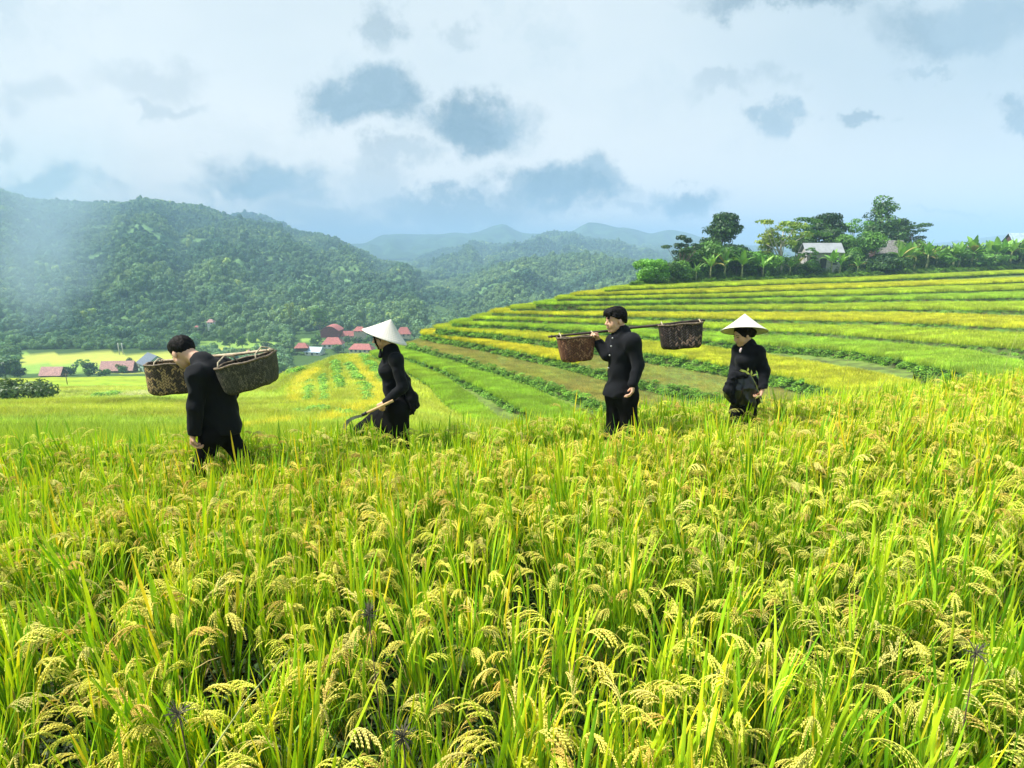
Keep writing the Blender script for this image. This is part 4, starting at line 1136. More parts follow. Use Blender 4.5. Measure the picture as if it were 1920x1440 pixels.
def vhouse(label, x0, x1, base, eave, top, wall, roof, rz=0, depth=.5, kind='gable', lift=0, lo=250, **k):
    p = find_far((x0 + x1) / 2, base, 250)
    if lo > 300: lift = 0; u, s = US((x0 + x1) / 2, base); p = Vector((float(u) * 428, 428, CZ - float(s) * 428))
    elif p.y > 412:
        u, s = US((x0 + x1) / 2, base); p = Vector((float(u) * 408, 408, CZ - float(s) * 408)); lift = 0
    m = p.y / F
    w = (x1 - x0) * m; p.z += lift
    return house(label, p, rz, w * .94, max(3, w * depth), (base - eave) * m * 1.0, (eave - top) * m * 1.05, wall, roof, kind, **k)
vhouse('low dark timber house with a faded pink roof at the far left of the field', 82, 121, 707, 700, 688, M_DARKW, M_PINK, .05, .5, wins=4)
vhouse('long shed with a faded pink roof between the trees on the left', 194, 255, 698, 691, 677, M_DARKW, M_PINK, .1, .35, wins=4)
vhouse('pale green house with a white edged gable and slate roof by the left basket', 262, 318, 694, 679, 664, M_GREENW, M_SLATE, -.75, .75, wins=2)
vhouse('maroon hall with an arched roof at the top of the village', 605, 641, 627, 619, 611, M_MAROON, M_RED, 0, .9, 'arc', wins=0, lift=3, cat='hall', name='hall')
vhouse('two storey beige building with a pink roof below the arched hall', 613, 638, 637, 629, 623, M_BEIGE, M_PINK, .1, .6, 'hip', lift=1.5, wins=4, cat='building', name='building')
vhouse('long low school block with a red roof right of the beige building', 640, 674, 632, 628, 621, M_BEIGE, M_RED, .05, .3, 'hip', lift=1.0, wins=6, cat='building', name='building')
vhouse('small red roofed building at the back of the village behind the long block', 664, 686, 622, 619, 613, M_BEIGE, M_RED, 0, .6, 'hip', lift=2.5, wins=3, cat='building', name='building')
vhouse('white house with a broad red roof at the left of the village', 606, 645, 652, 643, 633, M_WHITE, M_RED, .05, .55, 'hip', wins=4)
vhouse('cream building with a red roof at the front edge of the village', 656, 702, 661, 653, 645, M_CREAM, M_RED, -.12, .4, 'hip', wins=5, cat='building', name='building')
vhouse('red roofed building half hidden behind the tilted conical hat', 744, 771, 630, 624, 614, M_BEIGE, M_RED, .1, .6, 'hip', wins=3, lift=2.0, cat='building', name='building')
vhouse('hut on posts with a red roof at the left edge of the village', 555, 580, 665, 650, 643, M_DARKW, M_RED, .1, .6, 'hip', wins=0, posts=True, cat='hut', name='hut')
vhouse('small white house with a pale blue roof beside the hut on posts', 574, 607, 665, 658, 651, M_WHITE, M_BLUE, -.2, .6, wins=3)
vhouse('tiny white walled house among trees on the lower hillside', 390, 402, 607, 603, 599, M_WHITE, M_PINK, 0, .7, 'hip', lift=22, wins=2, lo=520)
vhouse('tiny red roofed house left of the white walled one on the lower hillside', 365, 375, 618, 615, 611, M_BEIGE, M_RED, 0, .7, 'hip', lift=16, wins=2, lo=500)
vhouse('faded pink roofed house seen under the carrying pole left of the rear basket', 414, 436, 676, 671, 665, M_WHITE, M_PINK, .1, .6, 'hip', wins=3)
vhouse('pink roofed shed hidden among valley trees above the rear basket', 462, 486, 664, 661, 656, M_WHITE, M_PINK, .1, .5, 'hip', wins=3)
def hhouse(label, x0, x1, off, eave, top, wall, roof, rz=0, depth=.6, **k):
    p = hill_spot((x0 + x1) / 2, off); m = p.y / F; w = (x1 - x0) * m
    ze = CZ - float(US(960, eave)[1]) * p.y - p.z; zt = CZ - float(US(960, top)[1]) * p.y - p.z
    return house(label, p, rz, w, w * depth, ze, zt - ze, wall, roof, **k)
hhouse('white walled house with a pale roof and open porch on the hilltop', 1505, 1562, 11, 471, 457, simple('greyish_wall', (.40, .39, .37), .85, .12, 1), M_WHITER, -.15, .6, wins=3, over=.6)
hhouse('house with a weathered grey roof under the tallest tree', 1624, 1680, 15, 471, 452, M_DARKW, M_TIN, .1, .6, wins=3, over=.7)
hhouse('house with a pale blue roof behind the banana plants at the right', 1878, 1916, 26, 452, 438, M_DARKW, M_BLUE, 0, .6, wins=3)
hhouse('stilt house with a steep dark brown roof cut by the right edge of the photo', 1911, 1975, 22, 452, 421, M_DARKW, M_STRAWR, .0, .7, wins=2, kind='hip')

# trees standing alone in the valley
def vtree(label, px, base, top, wpx, kind='round', cols=MG, lo=250, seed=0, **k):
    p = find_far(px, base, 250)
    if p.y > 430: u, s = US(px, base); p = Vector((float(u) * 430, 430, CZ - float(s) * 430))
    _, s = US(px, top); H = CZ - float(s) * p.y - p.z
    return tree(label, p, H, wpx * p.y / F, kind, cols=cols, seed=seed, **k)
VT = [('large dark tree at the far left edge of the valley', 12, 713, 670, 56, 'round', DG), ('dark bushy tree right of the large tree at the left edge', 34, 712, 688, 30, 'round', DG),
 ('dark round tree right of the low timber house', 133, 704, 683, 30, 'round', DG), ('dark tree left of the pink shed', 172, 702, 677, 30, 'round', DG), ('small dark tree between the timber house and the pink shed', 168, 706, 690, 20, 'round', MG),
 ('pale feathery tree behind the dark trees left of the pink shed', 156, 696, 672, 30, 'airy', BG), ('green bush before the pink roofed shed', 231, 700, 682, 26, 'round', MG),
 ('low bushes at the left of the pink shed', 196, 705, 693, 30, 'round', MG), ('dark bush behind the pink shed near the slate roof', 245, 685, 667, 16, 'round', DG),
 ('tall light green round tree on the slope above the arched hall', 602, 607, 572, 42, 'round', BG), ('small yellow green tree left of the tall round tree above the hall', 546, 600, 563, 20, 'round', YG),
 ('pale tree right behind the arched hall', 600, 625, 600, 20, 'airy', YG), ('tree beside the white house with the broad red roof', 634, 662, 645, 28, 'round', MG),
 ('leftmost tree of the row in front of the school block', 652, 646, 626, 16, 'round', DG), ('second tree of the row in front of the school block', 664, 647, 629, 14, 'round', MG), ('third tree of the row in front of the school block', 676, 646, 628, 14, 'round', DG),
 ('rightmost tree of the row in front of the school block', 688, 645, 627, 16, 'round', MG), ('dark tree hidden behind the face of the woman with the sickle', 700, 643, 626, 16, 'round', DG),
 ('tree above the hut on posts', 590, 648, 632, 24, 'round', MG), ('bushy tree left of the hut on posts', 540, 664, 640, 30, 'round', DG), ('tree before the arched hall on its left', 597, 640, 624, 16, 'round', MG),
 ('left one of two feathery bamboo clumps in the valley paddies', 432, 655, 628, 30, 'cone', MG), ('right one of two feathery bamboo clumps in the valley paddies', 455, 655, 631, 26, 'cone', MG),
 ('round tree between the bamboo clumps and the hut', 500, 660, 640, 34, 'round', DG), ('tree right of the red roofed building by the conical hat', 752, 636, 626, 16, 'round', DG)]
for i, (lab, px, base, top, w, kd, cl) in enumerate(VT):
    vtree(lab, px, base, top, w, kd, cl, seed=40 + i, leaf=.55 if w < 26 else .7, lo=520 if base < 612 else 250)
u_, s_ = US(25, 744); dd_ = 66.0
tree('wide low mound of pale shrubs at the left edge of the green field', (float(u_) * dd_, dd_, CZ - float(s_) * dd_), 3.0, 9.5, 'mound', cols=[(.17, .26, .10), (.12, .20, .06), (.09, .17, .05)], seed=90, cat='bush', name='bush', leaf=.22)

# poles
def pole(label, px, base, top, r=.12, mat=None, arms=False, lo=60, cat='pole'):
    u, s = US(px, base); d = np.linspace(lo, 500, 2000); k = np.nonzero((CZ - s * d) <= ground_z(u * d, d) + .3)[0]; y = float(d[k[0]])
    p = Vector((float(u) * y, y, float(ground_z(float(u) * y, y)))); H = CZ - float(US(px, top)[1]) * y - p.z
    root = empty('utility_pole', p); tag(root, label, cat)
    MB().tube([(0, 0, -.5), (0, 0, H)], [r, r * .7], 8).build('post', mat or M_PALE_BARK, root, True)
    MB().box(-.8, .8, -.05, .05, H * .9, H * .9 + .12).build('crossarm', mat or M_PALE_BARK, root)
M_CONC = simple('pale_concrete', (.55, .55, .52), .8, .1, 3)
pole('slanted thin wooden pole standing in the field left of the dark trees', 126, 719, 700, .12, M_BARK)
pole('left one of two pale posts before the hazy hillside', 224, 664, 643, .3, M_CONC, lo=260)
pole('right one of two pale posts before the hazy hillside', 231, 664, 643, .3, M_CONC, lo=260)

# ------------------------------------------------------------------ people: smooth blended volumes turned into one surface each
def V3(*a): return np.array(a, float)
class SDF:
    def __init__(s): s.ops = []
    def c(s, a, b, ra, rb=None, k=.03): s.ops.append(('c', np.array(a, float), np.array(b, float), ra, ra if rb is None else rb, k)); return s
    def e(s, c, r, fr=None, k=.02): s.ops.append(('e', np.array(c, float), np.array(r, float), np.eye(3) if fr is None else np.array(fr), k)); return s
    def cut(s, p, n): s.ops.append(('cut', np.array(p, float), np.array(n, float) / np.linalg.norm(n))); return s
    def bounds(s):
        lo, hi = [], []
        for o in s.ops:
            if o[0] == 'c':
                m_ = max(o[3], o[4]); lo.append(np.minimum(o[1], o[2]) - m_); hi.append(np.maximum(o[1], o[2]) + m_)
            elif o[0] == 'e': m_ = o[2].max(); lo.append(o[1] - m_); hi.append(o[1] + m_)
        return np.min(lo, 0), np.max(hi, 0)
    def grid(s, h):
        lo, hi = s.bounds(); lo -= h * 3; hi += h * 3
        n = np.ceil((hi - lo) / h).astype(int) + 1
        ax = [lo[i] + h * np.arange(n[i]) for i in range(3)]
        D = np.full(n, 1.0, np.float32)
        for o in s.ops:
            if o[0] == 'cut':
                p, nn = o[1], o[2]
                q = (ax[0][:, None, None] - p[0]) * nn[0] + (ax[1][None, :, None] - p[1]) * nn[1] + (ax[2][None, None, :] - p[2]) * nn[2]
                D = np.maximum(D, q.astype(np.float32)); continue
            k = o[-1]; pad = k * 1.3 + h * 3
            if o[0] == 'c': m_ = max(o[3], o[4]) + pad; a_, b_ = np.minimum(o[1], o[2]) - m_, np.maximum(o[1], o[2]) + m_
            else: m_ = o[2].max() + pad; a_, b_ = o[1] - m_, o[1] + m_
            i0 = np.clip(((a_ - lo) / h).astype(int), 0, n); i1 = np.clip(((b_ - lo) / h).astype(int) + 2, 0, n)
            sl = tuple(slice(x, y) for x, y in zip(i0, i1))
            X, Y, Z = np.meshgrid(ax[0][sl[0]], ax[1][sl[1]], ax[2][sl[2]], indexing='ij', sparse=True)
            if o[0] == 'c':
                a, b, ra, rb = o[1:5]; ba = b - a; L2 = ba @ ba + 1e-12
                t = np.clip(((X - a[0]) * ba[0] + (Y - a[1]) * ba[1] + (Z - a[2]) * ba[2]) / L2, 0, 1)
                d = np.sqrt((X - a[0] - t * ba[0]) ** 2 + (Y - a[1] - t * ba[1]) ** 2 + (Z - a[2] - t * ba[2]) ** 2) - (ra + (rb - ra) * t)
            else:
                c, r, M = o[1:4]; dx, dy, dz = X - c[0], Y - c[1], Z - c[2]
                u = [dx * M[i][0] + dy * M[i][1] + dz * M[i][2] for i in range(3)]
                k0 = np.sqrt(sum((u[i] / r[i]) ** 2 for i in range(3))); k1 = np.sqrt(sum((u[i] / r[i] ** 2) ** 2 for i in range(3))) + 1e-9
                d = k0 * (k0 - 1) / k1
            A = D[sl]; hh = np.clip(.5 + .5 * (A - d) / k, 0, 1)
            D[sl] = (A * (1 - hh) + d * hh - k * hh * (1 - hh)).astype(np.float32)
        return D, lo, h
def nets(D, lo, h):
    s = D < 0; n = np.array(D.shape) - 1
    cs = [s[i:i + n[0], j:j + n[1], k:k + n[2]] for i in (0, 1) for j in (0, 1) for k in (0, 1)]
    al = np.logical_and.reduce(cs); an = np.logical_or.reduce(cs); idx = np.argwhere(an & ~al)
    vid = np.full(n, -1, np.int64); vid[tuple(idx.T)] = np.arange(len(idx))
    acc = np.zeros((len(idx), 3)); cnt = np.zeros(len(idx))
    cor = [(i, j, k) for i in (0, 1) for j in (0, 1) for k in (0, 1)]
    val = {c: D[idx[:, 0] + c[0], idx[:, 1] + c[1], idx[:, 2] + c[2]] for c in cor}
    for a in cor:
        for ax in range(3):
            if a[ax]: continue
            b = tuple(a[q] + (q == ax) for q in range(3)); va, vb = val[a], val[b]
            m_ = (va < 0) != (vb < 0); t = np.where(m_, va / (va - vb + 1e-12), 0)
            p = np.array(a, float)[None] + 0 * acc; p[:, ax] += t
            acc += p * m_[:, None]; cnt += m_
    V = lo + (idx + acc / cnt[:, None]) * h
    Fs = []
    for ax in range(3):
        o1, o2 = [(1, 2), (2, 0), (0, 1)][ax]
        A = s; B = np.roll(s, -1, ax); cr = A != B
        sl = [slice(1, n[q]) for q in range(3)]; sl[ax] = slice(0, n[ax])
        E = np.argwhere(cr[tuple(sl)]) + np.array([q.start for q in sl])
        def vv(d1, d2):
            q = E.copy(); q[:, o1] -= d1; q[:, o2] -= d2; return vid[tuple(q.T)]
        q = np.stack([vv(0, 0), vv(1, 0), vv(1, 1), vv(0, 1)], 1)
        fl = ~A[tuple(E.T)]; q[fl] = q[fl][:, ::-1]; Fs.append(q)
    Fc = np.concatenate(Fs); Fc = Fc[(Fc >= 0).all(1)]
    return V, Fc
def relax(V, Fc, it=2, f=.5):
    e = np.concatenate([Fc[:, [i, (i + 1) % 4]] for i in range(4)]); e = np.concatenate([e, e[:, ::-1]])
    for _ in range(it):
        acc = np.zeros_like(V); cnt = np.zeros(len(V)); np.add.at(acc, e[:, 0], V[e[:, 1]]); np.add.at(cnt, e[:, 0], 1)
        V = V * (1 - f) + f * acc / np.maximum(cnt, 1)[:, None]
    return V
def part(name, sdf, h, mat, parent, org, it=1, fold=0.0, fs=9.0, seed=0):
    D, lo, hh = sdf.grid(h); V, Fc = nets(D, lo, hh)
    if it: V = relax(V, Fc, it)
    if fold:      # cloth creases: displaced along a smooth normal
        nrm = np.zeros_like(V); p = V[Fc]; fn = np.cross(p[:, 2] - p[:, 0], p[:, 3] - p[:, 1])
        for i in range(4): np.add.at(nrm, Fc[:, i], fn)
        nrm /= np.linalg.norm(nrm, axis=1)[:, None] + 1e-9
        q = (V - V.mean(0)) * fs
        f = np.abs(vnoise(q[:, 0] * 1.0 + q[:, 2] * .55, q[:, 2] * .75 - q[:, 0] * .3 + q[:, 1], seed) - .5) * 2
        g = fbm(q[:, 0] * 1.3 + q[:, 1], q[:, 2] * .45 + q[:, 0] * .2, 3, seed + 5)
        V = V + nrm * ((.5 - f) * fold + g * fold)[:, None]
    me = mesh(name, V - org, Fc, mat, True)
    return obj(name, me, parent)
def frame(yaw, pitch=0, roll=0):
    """rows: forward, left, up. yaw 0 faces -X, positive turns to the camera"""
    y, p = rad(yaw), rad(pitch)
    Fw = V3(-math.cos(y) * math.cos(p), -math.sin(y) * math.cos(p), -math.sin(p)); Lf = np.cross(V3(0, 0, 1), Fw); Lf /= np.linalg.norm(Lf); U = np.cross(Fw, Lf)
    if roll:
        r = rad(roll); Lf, U = Lf * math.cos(r) + U * math.sin(r), U * math.cos(r) - Lf * math.sin(r)
    return np.stack([Fw, Lf, U])
def head(S, c, fr, s=1.0):
    P = lambda f, l, u: c + (fr[0] * f + fr[1] * l + fr[2] * u) * s
    S.e(P(-.012, 0, .030), np.array((.096, .076, .088)) * s, fr, .02)
    S.e(P(.024, 0, -.035), np.array((.064, .058, .080)) * s, fr, .025)
    S.e(P(.060, 0, -.096), np.array((.024, .026, .020)) * s, fr, .022)
    for l in (-1, 1):
        S.e(P(.046, l * .036, -.030), np.array((.032, .026, .032)) * s, fr, .03)
        S.c(P(.074, l * .012, .026), P(.063, l * .045, .026), .010 * s, .008 * s, .02)
        S.e(P(-.008, l * .077, -.012), np.array((.017, .009, .031)) * s, fr, .006)
        S.e(P(.0, l * .082, -.008), np.array((.012, .006, .022)) * s, fr, .004)
        S.c(P(.02, l * .052, -.055), P(.05, l * .03, -.09), .016 * s, .014 * s, .02)
    S.c(P(.084, 0, .012), P(.105, 0, -.022), .008 * s, .012 * s, .007)
    for l in (-1, 1): S.e(P(.093, l * .012, -.025), np.array((.011, .009, .008)) * s, fr, .006)
    S.e(P(.086, 0, -.053), np.array((.010, .023, .006)) * s, fr, .005)
    S.e(P(.084, 0, -.065), np.array((.010, .019, .007)) * s, fr, .005)
    return P
def face_details(root, P, fr, s, org, smile=False):
    for l in (-1, 1):
        S = SDF().e(P(.083, l * .031, .008), np.array((.008, .015, .0055)) * s, fr, .002); part('eye', S, .0028 * s, M_EYE, root, org, 0)
        S = SDF().c(P(.090, l * .016, .030), P(.076, l * .048, .031), .0040 * s, .0028 * s, .003); part('eyebrow', S, .0026 * s, M_HAIR, root, org, 0)
    S = SDF().c(P(.094, -.014, -.059), P(.094, .014, -.059), .0042 * s, .0042 * s, .003); part('lips', S, .0026 * s, M_LIP, root, org, 0)
def hand(S, w, d, n, curl=.5, s=1.0, grip=False, thumb=None):
    """w wrist, d direction towards the fingers, n palm normal; returns nothing, adds palm, thumb and four bent fingers"""
    d = d / np.linalg.norm(d); n = n - d * (n @ d); n /= np.linalg.norm(n); sd_ = np.cross(n, d)
    S.c(w - d * .02, w + d * .02, .024 * s, .024 * s, .012)
    for o in (-.026, -.009, .009, .026): S.c(w + d * .015 + sd_ * o * .6, w + d * .078 * s + sd_ * o * s, .0165 * s, .013 * s, .010)
    ln = (.040, .045, .042, .033); sp = (-.029, -.0095, .0095, .028)
    for i in range(4):
        p = w + d * (.083 - .004 * abs(i - 1)) * s + sd_ * sp[i] * s; a = curl * .55; L = ln[i] * s
        for j in range(3):
            a += curl * (.55 if j == 0 else .95); dd = d * math.cos(a) + n * math.sin(a); q = p + dd * L
            S.c(p, q, (.0098 - .0010 * j) * s, (.0088 - .0010 * j) * s, .0035); p = q; L *= .68
    t = (sd_ if thumb is None else thumb) * 1.0
    p = w + d * .022 * s - t * .024 * s; q = p + (d * .65 - t * .55 + n * .45) * .046 * s; r = q + (d * .75 + n * .75 + t * .15) * .034 * s
    S.c(p, q, .0145 * s, .0115 * s, .01); S.c(q, r, .0112 * s, .0088 * s, .004)
def skin_mat():
    m_, t, out = new_mat('skin'); co = t.add('ShaderNodeTexCoord').outputs['Object']
    c = t.mix(t.noise(co, 14, 4), rgb(.56, .31, .20), rgb(.68, .41, .28))
    p = t.add('ShaderNodeBsdfPrincipled', i_Roughness=.5); t.l.new(c, p.inputs['Base Color']); p.inputs['Subsurface Weight'].default_value = .12
    p.inputs['Subsurface Radius'].default_value = (.03, .012, .006); t.l.new(p.outputs[0], out.inputs[0]); return m_
M_SKIN = skin_mat(); M_EYE = simple('eye', (.02, .015, .012), .2, .1, 20); M_LIP = simple('lips', (.45, .17, .14), .45, .1, 20)
M_HAIR = simple('hair', (.007, .006, .006), .7, .5, 60, spec=.15, bump=.6)
def cloth_mat(name, c, rough=.9, sheen=.25, spec=.2, sc_=350):
    m_, t, out = new_mat(name); co = t.add('ShaderNodeTexCoord').outputs['Object']
    n = t.noise(co, 6, 4); colr = t.mix(n, rgb(*[v * .7 for v in c]), rgb(*[v * 1.4 for v in c]))
    p = t.add('ShaderNodeBsdfPrincipled', i_Roughness=rough); p.inputs['Specular IOR Level'].default_value = spec
    p.inputs['Sheen Weight'].default_value = sheen; p.inputs['Sheen Roughness'].default_value = .5
    t.l.new(colr, p.inputs['Base Color'])
    b = t.add('ShaderNodeBump', i_Strength=.35, i_Distance=.004); t.l.new(t.noise(co, 40, 5, .7), b.inputs['Height']); t.l.new(b.outputs[0], p.inputs['Normal'])
    t.l.new(p.outputs[0], out.inputs[0]); return m_
M_CLOTH = cloth_mat('black_cotton', (.0050, .0060, .0085), .87, .03, .2); M_CLOTH2 = cloth_mat('black_trouser_cloth', (.006, .006, .0068), .92, .0, .12)
M_SATIN = cloth_mat('black_satin', (.009, .010, .012), .33, .0, .6); M_SASH = cloth_mat('dark_sash', (.022, .028, .032), .7, .1)
M_BUTTON = simple('button', (.45, .45, .45), .3, .1, 20, metal=.6); M_SHOE = simple('shoe', (.02, .02, .022), .5, .2, 20)
def hat_mat():
    m_, t, out = new_mat('palm_leaf_hat'); co = t.add('ShaderNodeTexCoord').outputs['Object']
    s = t.add('ShaderNodeSeparateXYZ', i_0=co); z = s.outputs[2]
    rings = t.m('SINE', t.m('MULTIPLY', z, 420.0)); an = t.m('ARCTAN2', s.outputs[1], s.outputs[0]); ray = t.m('SINE', t.m('MULTIPLY', an, 46.0))
    n = t.noise(co, 12, 4)
    c = t.mix(n, rgb(.62, .57, .49), rgb(.74, .69, .61)); c = t.mix(t.m('MULTIPLY', t.mr(rings, .6, 1), .13), c, rgb(.55, .47, .36))
    p = t.add('ShaderNodeBsdfPrincipled', i_Roughness=.55); t.l.new(c, p.inputs['Base Color'])
    b = t.add('ShaderNodeBump', i_Strength=.4, i_Distance=.002); t.l.new(t.m('ADD', rings, t.m('MULTIPLY', ray, .5)), b.inputs['Height']); t.l.new(b.outputs[0], p.inputs['Normal'])
    t.l.new(p.outputs[0], out.inputs[0]); return m_
M_HAT = hat_mat()
def cone_hat(root, org, rimc, apex, r):
    ax = Vector(apex) - Vector(rimc); H = ax.length; V = []; Fc = []; n = 56; m_ = 14
    for side in (0, 1):
        for i in range(m_ + 1):
            t = i / m_; rr = r * t + .004; z = H * (1 - t) - side * .004 - .006 * math.sin(math.pi * t)
            for k in range(n): a = 2 * math.pi * k / n; V.append((rr * math.cos(a) * (1 - side * .004), rr * math.sin(a) * (1 - side * .004), z))
    o = (m_ + 1) * n
    for i in range(m_):
        for k in range(n):
            a, b = i * n + k, i * n + (k + 1) % n
            Fc += [(a, a + n, b + n, b), (o + a, o + b, o + b + n, o + a + n)]
    for k in range(n): a, b = m_ * n + k, m_ * n + (k + 1) % n; Fc.append((a, o + a, o + b, b))
    Fc.append(tuple(range(n)))
    h = obj('conical_hat', mesh('conical_hat', V, Fc, M_HAT, True), root, Vector(rimc) - Vector(org))
    h.rotation_euler = ax.to_track_quat('Z', 'Y').to_euler()
    mb = MB(); mb.tube([(r * math.cos(2 * math.pi * k / 40), r * math.sin(2 * math.pi * k / 40), -.001) for k in range(41)], .0035, 6, False)
    mb.build('rim', M_HAT, h, True)
    return h

class Person:
    """joints given as photo points with a depth offset from the person's own distance"""
    def __init__(s, D): s.D = D; s.J = {}
    def j(s, px, py, dy=0.0): return np.array(at(px, py, s.D + dy))
FEET = 2.35
def floor_at(D): return CZ - FEET
def legs(S, hipL, hipR, kneeL, kneeR, ankL, ankR, th=.085, kn=.058, an=.042, k=.03):
    for h_, k_, a_ in ((hipL, kneeL, ankL), (hipR, kneeR, ankR)): S.c(h_, k_, th, kn, k); S.c(k_, a_, kn, an, k)
def shoe(root, org, a, fwd):
    a = np.array(a); f = np.array((fwd[0], fwd[1], 0.)); f /= np.linalg.norm(f); z = floor_at(0) + .03
    S = SDF().c(V3(a[0], a[1], z + .012) - f * .05, V3(a[0], a[1], z) + f * .12, .040, .034, .02).c((a[0], a[1], z + .02), (a[0], a[1], a[2]), .038, .042, .02).cut((a[0], a[1], a[2] + .0), (0, 0, 1)).cut((0, 0, floor_at(0)), (0, 0, -1))
    part('shoe', S, .008, M_SHOE, root, org)
LEGS = []
def foot_spot(p, r=.20): LEGS.append((float(p[0]), float(p[1]), r))

# --- man with the two baskets at the left, stooping, seen from behind
def man_stooping():
    P = Person(4.8); j = P.j; z0 = floor_at(4.8)
    org = V3(j(400, 800)[0], 4.8, z0); root = empty('person', Vector(org))
    tag(root, 'man in black with bowed head carrying two baskets at the left of the field', 'person')
    fr = frame(-28, 34); hc = j(343, 661, .06)
    nb = j(380, 679, .0); shL = j(371, 702, -.17); shR = j(420, 690, .14); ch = j(398, 715); wa = j(402, 765); hp = j(408, 800)
    elL = j(366, 763, -.22); wrL = j(362, 812, -.20); elR = j(432, 735, .2); wrR = j(415, 775, .33)
    hL = j(398, 812, -.07); hR = j(420, 808, .08); kL = j(378, 872, -.10); kR = j(452, 852, .10); aL = V3(*(j(378, 950, -.08)[:2]), z0 + .1); aR = V3(*(j(497, 930, .12)[:2]), z0 + .16)
    B = SDF(); B.c(hp, wa, .11, .11, .04).c(wa, ch, .115, .13, .05).c(shL, shR, .06, .06, .05).c(nb, ch, .07, .1, .05)
    hp_ = head(B, hc, fr, 1.08); B.c(hp_(-.045, 0, -.03), nb, .056, .062, .03)
    B.c(shL, elL, .05, .038).c(elL, wrL, .038, .024).c(shR, elR, .05, .038).c(elR, wrR, .038, .026)
    hand(B, wrL, np.array((-.15, -.05, -1.)), np.array((1., .2, -.1)), .75, 1.06)
    hand(B, wrR, np.array((-.5, .3, -.6)), np.array((0, 1., 0)), .6, 1.0)
    legs(B, hL, hR, kL, kR, aL, aR); B.c(aL, (aL[0] - .14, aL[1], z0 + .03), .035, .03).c(aR, (aR[0] - .14, aR[1], z0 + .05), .035, .03)
    part('body', B, .0062, M_SKIN, root, org, 1)
    face_details(root, hp_, fr, 1.08, org)
    Hh = SDF(); Hh.e(hp_(-.016, 0, .050), (.112, .090, .092), fr, .02).e(hp_(.045, 0, .088), (.056, .062, .036), fr, .03).e(hp_(-.06, 0, .02), (.062, .078, .07), fr, .02)
    Hh.cut(hp_(.02, 0, .006), -fr[2] + fr[0] * .55).cut(hp_(.095, 0, .05), fr[0] - fr[2] * .5)
    part('hair', Hh, .006, M_HAIR, root, org, 1, .006, 60)
    T = SDF(); T.c(nb - V3(0, 0, .01), nb - V3(0, 0, .05), .068, .085, .03); T.c(shL, shR, .088, .088, .05).c(nb, ch, .09, .15, .06).c(ch + V3(-.045, 0, 0), wa + V3(-.02, 0, 0), .15, .138, .05).c(ch + V3(.05, 0, 0), wa + V3(.05, 0, 0), .135, .13, .05)
    T.c(wa + V3(-.02, 0, 0), hp + V3(-.06, 0, -.03), .14, .145, .05).c(wa + V3(.05, 0, 0), hp + V3(.07, 0, -.01), .125, .135, .05)
    T.c(shL, elL, .078, .062, .05).c(elL, wrL + V3(.01, 0, .0), .062, .054, .03).c(shR, elR, .08, .065, .05).c(elR, wrR, .065, .052, .03)
    T.cut(hp + V3(0, 0, -.10), (0.12, 0, -1)).cut(wrL + V3(0, 0, -.012), (-.15, 0, -1))
    tn = part('jacket', T, .0085, M_CLOTH, root, org, 1, .013, 9, 3)
    C = SDF(); 
    for a in range(10): t = 2 * math.pi * a / 10; t2 = t + 2 * math.pi / 10; C.c(nb + V3(.062 * math.cos(t), .062 * math.sin(t), .012 - .018 * math.cos(t)), nb + V3(.062 * math.cos(t2), .062 * math.sin(t2), .012 - .018 * math.cos(t2)), .012, .012, .01)
    part('collar', C, .006, M_CLOTH, root, org)
    L = SDF(); legs(L, hL, hR, kL, kR, aL, aR, .098, .068, .058, .02); L.c(hL, hR, .112, .112, .04)
    part('trousers', L, .009, M_CLOTH2, root, org, 2, .010, 10, 7)
    shoe(root, org, aL, (-1, .3)); shoe(root, org, aR, (-1, .3)); foot_spot(aL); foot_spot(aR); foot_spot(kR, .13); foot_spot(kL, .13)
man_stooping()

